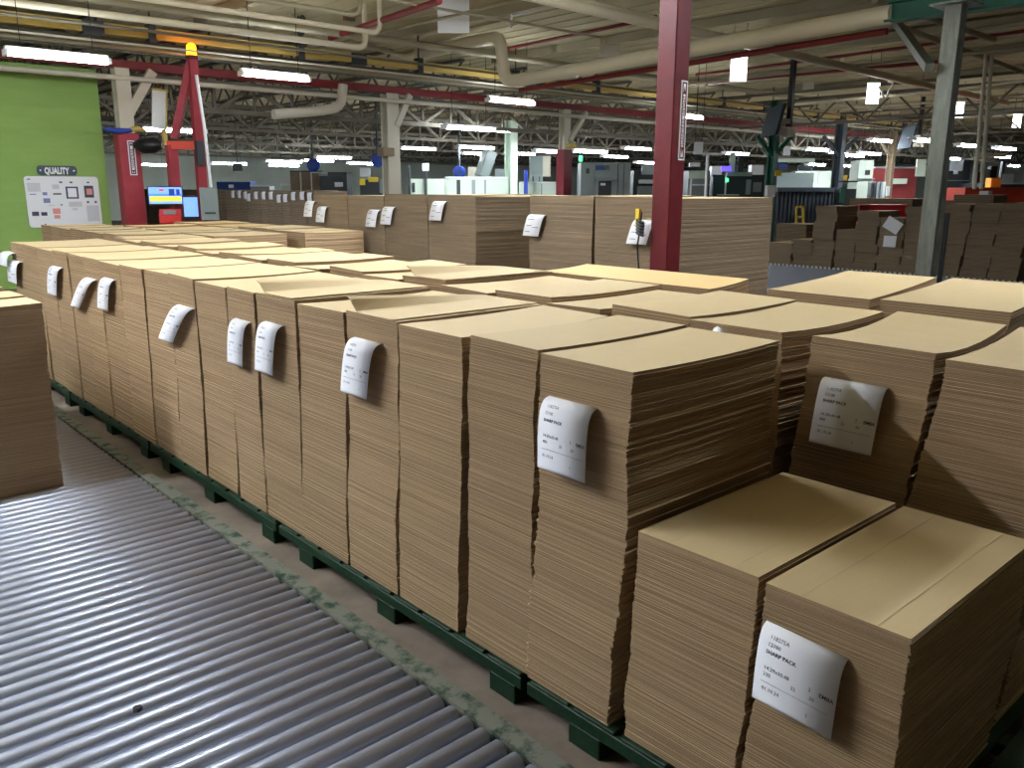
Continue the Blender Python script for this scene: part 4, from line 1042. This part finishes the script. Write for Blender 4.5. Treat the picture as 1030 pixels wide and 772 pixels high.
for (u0, v0, u1, v1, mt, nm) in [(-0.47, -0.45, 0.47, 0.45, 'screen_pale', 'screen')]:
    mb = MB(); facing_box(mb, f0, w*0.94, h*0.9, 0.005); so = mb.build('screen', 'screen_pale', t, loc=f0)
mb = MB()
facing_box(mb, f0-ub*0.003+Vector((0, 0, -h*0.18)), w*0.9, h*0.26, 0.003, 0); facing_box(mb, f0-ub*0.003+ua*(w*0.18)+Vector((0, 0, h*0.18)), w*0.16, h*0.36, 0.003, 1)
facing_box(mb, f0-ub*0.003+ua*(w*0.36)+Vector((0, 0, h*0.18)), w*0.1, h*0.32, 0.003, 1); facing_box(mb, f0-ub*0.003-ua*(w*0.1)+Vector((0, 0, h*0.3)), w*0.13, h*0.1, 0.003, 2)
facing_box(mb, f0-ub*0.002+Vector((0, 0, h*0.02)), w*0.92, h*0.14, 0.003, 3)
o = mb.build('screen_picture', ['screen_yellow', 'screen_navy', 'screen_red', 'screen_blue'], t, loc=f0)
c2, w2, h2 = px_box(185, 198, 199, 218, 12.3)
t = thing('monitor', 'upright pale blue screen between the bright monitor and the grey cabinet', 'monitor', (c2.x, c2.y, c2.z))
mb = MB(); ua, ub = facing_box(mb, c2, w2*1.1, h2*1.12, 0.05); mb.build('casing', 'black', t, loc=c2)
mb = MB(); facing_box(mb, c2-ub*0.006, w2*0.95, h2*0.95, 0.005); mb.build('screen', 'screen_pale', t, loc=c2)
c3, w3, h3 = px_box(161, 212, 181, 224, 12.2)
t = thing('control_console', 'bright red sloping control console below the monitor', 'console', (c3.x, c3.y, 0))
uxx = ua; uy = ub
prof = [(-0.05, -h3*0.5), (-0.05, h3*0.1), (0.22, h3*0.6), (0.3, h3*0.6), (0.3, -h3*0.5)]
vs = [c3-uxx*w3/2+uy*a_+Vector((0, 0, b_)) for a_, b_ in prof]+[c3+uxx*w3/2+uy*a_+Vector((0, 0, b_)) for a_, b_ in prof]
n = 5
MB().add(vs, [(4, 3, 2, 1, 0), (5, 6, 7, 8, 9)]+[(i, (i+1) % n, n+(i+1) % n, n+i) for i in range(n)]).build('body', 'bright_red', t, loc=c3)
mb = MB()
vs = [c3+uxx*(a_*w3)+uy*(0.0+0.14*k)+Vector((0, 0, h3*(0.2+0.26*k)+0.006)) for k in (0, 1) for a_ in (-0.3, 0.3)]
mb.add(vs+[v-Vector((0, 0, .012)) for v in vs], [(0, 1, 3, 2), (0, 4, 5, 1), (1, 5, 7, 3), (3, 7, 6, 2), (2, 6, 4, 0)]); mb.build('button_panel', 'grey_box', t, loc=c3)
mb = MB(); mb.bar(c3+uy*0.15+Vector((0, 0, -h3*0.5)), (c3+uy*0.15).xy.to_3d(), 0.2, 0.2); mb.build('pedestal', 'bright_red', t, loc=c3)


# ------------------------------------------------------------------ far machines
def machine(name, label, cat, px0, py0, px1, py1, d, mat, dep=0.8, base=True, parts=(), rise=None, rot=0.0):
    """a floor-standing machine whose top shows between the given outlines; parts = (u0,v0,u1,v1, material, name, out)"""
    c, w, h = px_box(px0, py0, px1, py1, d)
    ztop = c.z+h/2; zlow = 0.0 if base else c.z-h/2
    t = thing(name, label, cat, (c.x, c.y, zlow))
    uy = Vector((math.sin(YAW+rot), math.cos(YAW+rot), 0)); uxx = Vector((uy.y, -uy.x, 0))
    def bx(mb, a0, a1, z0, z1, y0, y1, mi=0):
        p = []
        for yy in (y0, y1):
            for (a_, b_) in ((a0, z0), (a1, z0), (a1, z1), (a0, z1)): p.append(Vector((c.x, c.y, 0))+uxx*a_+Vector((0, 0, b_))+uy*yy)
        mb.add(p, [(0, 1, 2, 3), (7, 6, 5, 4), (4, 5, 1, 0), (5, 6, 2, 1), (6, 7, 3, 2), (7, 4, 0, 3)], mi)
    if mat:
        mb = MB(); bx(mb, -w/2, w/2, zlow, ztop, 0, dep); mb.build('body', mat, t, loc=(c.x, c.y, zlow))
    for (u0, v0, u1, v1, mt, nm, out) in parts:
        mb = MB(); z1, z0 = ztop-v0*h, ztop-v1*h
        if out < 0: bx(mb, -w/2+u0*w, -w/2+u1*w, z0, z1, 0, dep)
        else: bx(mb, -w/2+u0*w, -w/2+u1*w, z0, z1, -out, 0.02)
        mb.build(nm, mt, t, loc=(c.x, c.y, z0))
    return t


machine('supply_rack', 'low blue rack with small white lettering beyond the far shaded row', 'rack', 218, 184, 252, 192, 27, 'navy', 0.6, parts=[(0.36, 0.2, 0.5, 0.6, 'white', 'lettering_plate', 0.02), (0, -0.15, 1, 0.0, 'blue', 'rail', -1)])
machine('work_table', 'pale grey table right of the blue rack', 'table', 252, 187, 271, 193, 27, 'mach_grey', 0.6, parts=[(0, -0.12, 1, 0.1, 'white', 'tabletop', 0.05)])
machine('work_table', 'white table left of the brown upright boards', 'table', 283, 186, 307, 193, 26, 'mach_pale', 0.6, parts=[(0, -0.12, 1, 0.1, 'white', 'tabletop', 0.05)])
machine('board_rack', 'rack of upright brown boards far behind the wide stacks', 'rack', 293, 172, 325, 194, 25, None, 0.5, parts=[(0, 0, 0.3, 1, 'wood', 'board', 0.1), (0.33, 0.02, 0.62, 1, 'wood', 'board', 0.05), (0.66, 0.1, 0.95, 1, 'wood', 'board', 0.02), (0, 0.0, 1, 0.05, 'mach_dark', 'rail', 0.12)])
machine('dark_machine', 'dark framed machine with white label far behind the wide stacks', 'machine', 322, 176, 349, 194, 24, 'mach_dark', 0.8, parts=[(0.55, 0.4, 0.85, 0.65, 'white', 'label_plate', 0.03), (0.3, -0.15, 1.0, 0.0, 'black', 'top_frame', -1), (0.0, -0.05, 0.3, 0.05, 'mach_grey', 'shelf', 0.1)])
machine('yellow_machine', 'black machine with yellow arms and white roll, left of the cream column', 'machine', 362, 181, 384, 194, 23, 'mach_dark', 0.7, parts=[(0.0, -0.1, 0.25, 0.4, 'yellow', 'arm', 0.05), (0.4, -0.2, 0.85, 0.15, 'yellow', 'arm', 0.02), (0.05, -0.9, 0.5, -0.25, 'white', 'roll', 0.1), (0.9, -0.1, 1.1, 1, 'mach_grey', 'post', 0.02)])


def reel(label, px, py, r, d):
    c = at(px, py, d=d); t = thing('hose_reel', label, 'hose reel', (c.x, c.y, c.z), 'blue hose reels')
    n_ = fw.copy(); n_.z = 0; n_.normalize(); s_ = Vector((n_.y, -n_.x, 0))
    mb = MB()
    for rr in (1.0, 0.82, 0.64): mb.tube([c+s_*(math.cos(k*math.pi/12)*r*rr)+Vector((0, 0, math.sin(k*math.pi/12)*r*rr)) for k in range(25)], r*0.13, 8, cap=False)
    mb.build('hose', 'blue', t, loc=c)
    mb = MB(); mb.tube([c-n_*0.08, c+n_*0.1], r*0.55, 16); mb.build('hub', 'navy', t, loc=c)
    mb = MB(); mb.bar(c+Vector((0, 0, r)), (c.x, c.y, ZD-0.4), 0.05); mb.build('hanger', 'mach_dark', t, loc=c)


reel('round blue hose reel hanging above the brown boards', 315, 166, 0.17, 24)
reel('blue hose reel hanging just left of the cream column', 380, 161, 0.16, 22)
reel('blue hose reel low among the pale ducts right of the cream column', 462, 173, 0.16, 24)
q = at(239, 168, d=24); tag(MB().box((q.x-0.12, q.y-0.05, q.z-0.11), (q.x+0.12, q.y+0.05, q.z+0.11)).bar((q.x, q.y, q.z+0.1), (q.x, q.y, ZD-0.4), 0.015).build('speaker_box', 'mach_dark', loc=q), 'small dark box hanging over the blue rack', 'speaker')
machine('machine_guard', 'pale green guard panels right of the cream column', 'machine', 411, 180, 447, 199, 20, 'mach_pale', 0.8, parts=[(0.1, 0.2, 0.18, 0.7, 'mach_dark', 'handle', 0.02), (0.45, -0.4, 0.52, 0.9, 'mach_dark', 'post', 0.06), (0.0, -0.7, 0.06, 1, 'mach_dark', 'post', 0.05), (0.4, -0.8, 0.58, -0.4, 'white', 'gauge', 0.08)])
machine('machine_guard', 'long white guard panels with dark slots in the middle distance', 'machine', 448, 179, 511, 200, 21, 'mach_pale', 0.8, parts=[(0.18, 0.1, 0.24, 0.95, 'mach_dark', 'slot', 0.01), (0.42, 0.1, 0.48, 0.9, 'mach_grey', 'slot', 0.01), (0.62, 0.1, 0.65, 0.9, 'mach_grey', 'slot', 0.01), (0, -0.05, 1, 0.03, 'white', 'top_rail', 0.04)])
machine('machine_guard', 'white guard panel just left of the far red post', 'machine', 522, 183, 559, 200, 21, 'mach_pale', 0.8, parts=[(0, 0, 1, 0.06, 'white', 'top_rail', 0.03), (0.6, 0.1, 0.63, 0.9, 'mach_grey', 'seam', 0.01)])
t = machine('duct_hood', 'pale blue leaning duct in the middle distance', 'duct', 484, 153, 495, 178, 23, None, 0.5, base=False)
c0, c1 = at(484, 178, d=23), at(493, 152, d=23); mb = MB(); mb.bar(c0, c1, 0.3, 0.3); mb.bar((c0.x, c0.y, 0), c0, 0.3, 0.3); mb.build('duct', 'clear_sheet', t, loc=c0)
machine('grey_cabinet', 'grey raised cabinet left of the far red post', 'cabinet', 533, 157, 546, 177, 22, 'mach_grey', 0.5, parts=[(0.05, 0.05, 0.95, 0.9, 'grey_box', 'door', 0.02), (1.0, 0.0, 1.6, 1.0, 'white_steel', 'side_panel', 0.0), (0.2, 1.0, 0.3, 1.8, 'mach_dark', 'leg', 0.0), (0.7, 1.0, 0.8, 1.8, 'mach_dark', 'leg', 0.0)])
machine('blue_bottle_rack', 'tiny blue bottle holder left of the far red post', 'rack', 527, 171, 531, 183, 20.5, 'blue', 0.1, base=True)
machine('duct_hood', 'grey duct stack above the white guards', 'duct', 498, 170, 508, 180, 22, 'mach_grey', 0.4)
machine('duct_hood', 'dull pink tank behind the white guards', 'tank', 471, 168, 480, 180, 24, 'white_steel', 0.4)
t = machine('folder_machine', 'large grey machine with blue and green badge behind the wide stacks', 'machine', 584, 164, 634, 200, 19, 'mach_grey', 1.0,
            parts=[(0.0, 0.0, 0.26, 0.32, 'grey_box', 'upper_door', 0.03), (0.0, 0.34, 0.26, 1, 'grey_box', 'lower_door', 0.03), (0.1, 0.16, 0.17, 0.3, 'mach_dark', 'window', 0.04), (0.29, 0.08, 0.46, 0.2, 'navy', 'badge', 0.04), (0.46, 0.08, 0.58, 0.2, 'frame_green', 'badge', 0.04),
                   (0.36, 0.5, 0.62, 1.0, 'mach_dark', 'opening', 0.01), (0.4, 0.55, 0.5, 0.62, 'white', 'roll', 0.05), (0.3, 0.4, 0.64, 0.5, 'grey_box', 'hood', 0.2), (0.74, 0.02, 0.75, 1, 'mach_dark', 'cable', 0.02), (0.86, 0.02, 0.87, 0.9, 'mach_dark', 'cable', 0.02)])
q = at(584, 162, d=18.9); mb = MB(); mb.tube([q, q+Vector((0, 0, 0.12))], 0.04, 8); o = tag(mb.build('stack_light', 'led_green', loc=q), 'small green signal light on the grey machine', 'signal light')
machine('press_machine', 'dark press with white table left of the big red column', 'machine', 637, 172, 662, 197, 20, 'mach_dark', 0.8, parts=[(0.2, 0.35, 1, 0.5, 'white', 'table', 0.3), (0.3, -0.2, 0.8, 0.15, 'mach_grey', 'arm', 0.1), (0.15, 0.6, 1.0, 1.0, 'mach_grey', 'front_panel', 0.2)])
machine('packing_machine', 'white framed machine with dark bin right of the big red column', 'machine', 692, 172, 713, 198, 18, 'mach_grey', 0.6, parts=[(0, 0, 1, 0.3, 'mach_pale', 'panel', 0.04), (0.2, 0.5, 1, 0.56, 'white', 'rail', 0.06), (0.1, 0.3, 0.16, 1, 'white', 'post', 0.06), (0.9, 0.0, 1.0, 1, 'mach_dark', 'post', 0.06), (0.0, -0.3, 0.5, -0.15, 'white', 'tray', 0.1)])
t = thing('sign_post', 'white T-shaped post right of the big red column', 'post', tuple(at(712, 200, d=17.4).xy)+(0,))
q = at(712, 155, d=17.4); MB().bar((q.x, q.y, 0), q, 0.05).bar(q-ux*0.12, q+ux*0.28, 0.05).build('post', 'white', t, loc=q)
t = machine('mesh_machine', 'dark mesh-guarded machine left of the far green column', 'machine', 716, 176, 771, 200, 19.2, 'mach_dark', 0.8, parts=[(0.0, 0.1, 0.02, 1, 'grey_box', 'post', 0.05), (0.95, 0.0, 0.98, 1, 'grey_box', 'post', 0.05), (0.25, -0.1, 0.7, 0.06, 'mach_grey', 'beam', 0.1), (0.62, 0.2, 0.7, 0.8, 'mach_grey', 'hose', 0.05), (0.1, 0.8, 0.5, 0.84, 'white', 'rail', 0.05), (0.75, 0.3, 0.9, 0.7, 'grey_box', 'panel', 0.04), (0.3, -0.9, 0.4, -0.1, 'mach_pale', 'pillar', 0.0), (0.45, -0.8, 0.55, 0, 'mach_dark', 'pillar', 0.0)])
machine('monitor', 'purple lit screen on a pale post with green light', 'monitor', 726, 167, 736, 172, 18.8, 'screen_violet', 0.08, base=False, parts=[(0.42, 1, 0.55, 5.6, 'white', 'post', 0.01), (0.5, 2.4, 0.7, 3.1, 'led_green', 'light', 0.04)])
machine('roll_cover', 'white roll left of the purple screen', 'roll', 716, 167, 726, 174, 21, 'white', 0.3)
machine('roll_cover', 'white roll right of the purple screen', 'roll', 756, 166, 768, 174, 21, 'white', 0.3)
machine('hazy_screen', 'hazy pale plastic screen over the blue-grey container', 'screen', 777, 174, 818, 192, 23, 'clear_sheet', 0.05, parts=[(0.0, -0.75, 0.9, -0.55, 'mach_pale', 'canopy', 0.3), (0.02, -0.55, 0.3, -0.2, 'navy', 'motor', 0.1), (0.0, -0.55, 0.03, 0, 'mach_dark', 'post', 0.02), (0.6, -0.4, 0.95, -0.1, 'mach_dark', 'beam', 0.02)])
c, w, h = px_box(778, 191, 838, 236, 21.5)
t = thing('steel_container', 'blue-grey ribbed container behind the roller bed', 'container', (c.x, c.y, 0))
machine_uy = Vector((math.sin(YAW), math.cos(YAW), 0))
mb = MB(); px_ = Vector((c.x, c.y, 0)); n = 30
for k in range(n):
    a0, a1 = -w/2+w*k/n, -w/2+w*(k+1)/n; o_ = 0.05 if k % 2 else 0
    p = [px_+ux*a_+machine_uy*(y_-o_*(y_ == 0))+Vector((0, 0, z_)) for y_ in (0, 1.2) for a_, z_ in ((a0, 0.1), (a1, 0.1), (a1, c.z+h/2), (a0, c.z+h/2))]
    mb.add(p, [(0, 1, 2, 3), (7, 6, 5, 4), (4, 5, 1, 0), (5, 6, 2, 1), (6, 7, 3, 2), (7, 4, 0, 3)])
mb.build('ribbed_wall', 'blue_dark', t, loc=px_)
mb = MB(); p0 = px_-ux*w/2-machine_uy*0.1; mb.bar(p0+Vector((0, 0, c.z+h/2)), p0+ux*w+Vector((0, 0, c.z+h/2)), 0.12, 0.1); mb.build('top_rail', 'blue_dark', t, loc=p0)
mb = MB(); mb.bar(p0+Vector((0, 0, .06)), p0+ux*w+Vector((0, 0, .06)), 0.14, 0.12); mb.build('bottom_rail', 'mach_dark', t, loc=p0)
t = thing('hand_cart', 'small yellow framed hand cart before the ribbed container', 'cart', tuple(at(804, 228, d=19.6).xy)+(0,))
mb = MB(); q0, q1 = at(801, 228, d=19.6), at(801, 208, d=19.6); q2_, q3 = at(808, 228, d=19.6), at(808, 208, d=19.6)
for a_, b_ in ((q0, q1), (q1, q3), (q3, q2_), ((q0+q1)/2, (q2_+q3)/2)): mb.bar(a_, b_, 0.045)
mb.bar(q0, q0.xy.to_3d(), 0.045); mb.bar(q2_, q2_.xy.to_3d(), 0.045); mb.build('frame', 'yellow', t, loc=q0)
mb = MB(); mb.bar(q0.xy.to_3d()+Vector((0, -0.1, 0.1)), q2_.xy.to_3d()+Vector((0, -0.1, 0.1)), 0.3, 0.05); mb.build('platform', 'mach_dark', t, loc=q0)
q = at(783, 174, d=18.2); mb = MB(); facing_box(mb, q, 0.16, 0.12, 0.02); tag(mb.build('caution_sign', 'yellow', loc=q), 'small yellow sign on the far green column', 'sign')
q = at(776, 192, d=18.1); mb = MB(); facing_box(mb, q, 0.2, 0.24, 0.1); facing_box(mb, q+Vector((0.03, -0.01, 0)), 0.06, 0.1, 0.02, 1); tag(mb.build('fire_alarm_box', ['white', 'bright_red'], loc=q), 'white box with red mark on the far green column', 'box')
machine('green_cabinet', 'pale green cabinet between the far columns', 'cabinet', 861, 180, 877, 204, 22, 'mach_pale', 0.6, parts=[(0.05, -0.75, 0.95, 0.0, 'mach_pale', 'upper_cabinet', -1), (0.45, -0.35, 0.75, -0.15, 'black', 'window', 0.02), (0.0, -0.02, 1.0, 0.02, 'mach_grey', 'ledge', 0.1)])
machine('yellow_sign_board', 'yellow sign board beside the grey-blue column', 'sign', 842, 176, 852, 181, 24, 'yellow', 0.1, base=False, parts=[(1.05, 0, 1.6, 1.0, 'maroon', 'panel', 0.0)])
machine('dark_bench', 'dark bench and blue chute left of the green cabinet', 'bench', 848, 190, 861, 204, 20.5, 'mach_dark', 0.6, parts=[(-0.3, -0.1, 0.05, 1, 'green_beam', 'chute', 0.05), (-0.5, -0.55, 1.0, -0.45, 'mach_dark', 'rail', 0.02)])
machine('maroon_machine', 'long maroon machine housing behind the tan column', 'machine', 878, 169, 922, 190, 29.5, 'maroon', 0.8, parts=[(0.35, 0.5, 0.73, 0.75, 'mach_pale', 'tray', 0.2), (0.0, -0.05, 1.0, 0.03, 'mach_grey', 'top_rail', 0.05), (0.95, -0.4, 1.15, 0.4, 'mach_pale', 'panel', 0.1)])
machine('grey_tarp', 'grey draped cover left of the tan column', 'cover', 879, 183, 890, 203, 21, 'clear_sheet', 0.4, parts=[(0.1, 0, 0.3, 1, 'mach_grey', 'fold', 0.08), (0.5, 0, 0.7, 1, 'mach_grey', 'fold', 0.06), (-0.3, 0.05, 0, 1, 'mach_dark', 'side', 0.0)])
machine('steel_cupboard', 'white steel cupboards far behind, left of the green cabinet', 'cupboard', 800, 172, 845, 184, 33, 'mach_pale', 0.6, parts=[(0.2, 0.1, 0.21, 1, 'mach_grey', 'seam', 0.02), (0.5, 0.1, 0.51, 1, 'mach_grey', 'seam', 0.02), (0.8, 0.1, 0.81, 1, 'mach_grey', 'seam', 0.02)])
machine('dark_machine', 'dark machine right of the grey column', 'machine', 949, 172, 975, 190, 22, 'mach_dark', 0.8, parts=[(0.35, 0.0, 0.5, 0.18, 'white', 'panel', 0.04), (0, 0.5, 1, 0.55, 'mach_grey', 'rail', 0.05), (0.7, -0.6, 1.0, 0.0, 'mach_dark', 'tower', -1)])
machine('arched_machine', 'dark arched machine behind the orange drum', 'machine', 975, 166, 1004, 245, 23.5, None, 0.8, parts=[(0.0, 0.0, 0.12, 1, 'mach_dark', 'leg', 0.1), (0.9, -0.03, 1.0, 1, 'mach_dark', 'leg', 0.1), (0.0, -0.13, 1.0, -0.08, 'white_steel', 'top_beam', 0.1), (0.3, 0.065, 0.75, 1, 'mach_grey', 'body', 0.1), (0.5, 0.03, 0.72, 0.28, 'black', 'opening', 0.14), (0.1, 0.1, 0.3, 1, 'maroon', 'panel', 0.08)])
machine('dark_machine', 'long dark machine bed at the right edge behind the red box', 'machine', 985, 184, 1040, 195, 21, 'mach_dark', 1.0, parts=[(0, 0, 1, 0.12, 'mach_grey', 'top_rail', 0.05), (0.4, -0.8, 0.6, 0, 'grey_box', 'panel', 0.0), (0.8, -1.2, 0.86, 0, 'mach_grey', 'post', 0.0)])
machine('orange_drum', 'orange round-topped drum above the big red box', 'drum', 997, 179, 1007, 187, 20.2, 'orange', 0.25, base=True)
machine('red_box', 'big orange-red box panel at the right picture edge', 'box', 970, 189, 1060, 207, 18.6, 'orange_red', 0.8, parts=[(0.0, -0.02, 1.0, 0.02, 'orange_red', 'lid_edge', 0.02)])
machine('red_box', 'bright red box behind the stack with two white papers', 'box', 874, 206, 913, 222, 17.0, 'bright_red', 0.6, parts=[(0.93, -0.05, 0.98, 0.05, 'bright_red', 'corner_peg', 0.03), (-0.25, 0.0, 0.0, 0.35, 'maroon', 'side_flap', 0.0)])
tag(MB().box((15.75, 4.7, 1.46), (15.95, 4.86, 1.53), 0, 0.004).build('white_carton', 'paper', loc=(15.8, 4.7, 1.46)), 'small pale carton on the brown stack left of the big red box', 'carton')
c_, w_, h_ = px_box(596, 140, 640, 148, 17.5)

# ------------------------------------------------------------------ light
W = bpy.data.worlds.new('world'); SC.world = W; W.use_nodes = True
W.node_tree.nodes['Background'].inputs[0].default_value = (0.9, 0.95, 1.0, 1); W.node_tree.nodes['Background'].inputs[1].default_value = 0.3
vs_ = SC.view_settings; vs_.view_transform = 'Standard'; vs_.look = 'None'; vs_.gamma = 1.0; vs_.use_curve_mapping = False
vs_.exposure = 1.5
SC.cycles.use_denoising = True
SC.cycles.max_bounces = 8; SC.cycles.diffuse_bounces = 5; SC.cycles.glossy_bounces = 3
SC.cycles.sample_clamp_indirect = 4.0
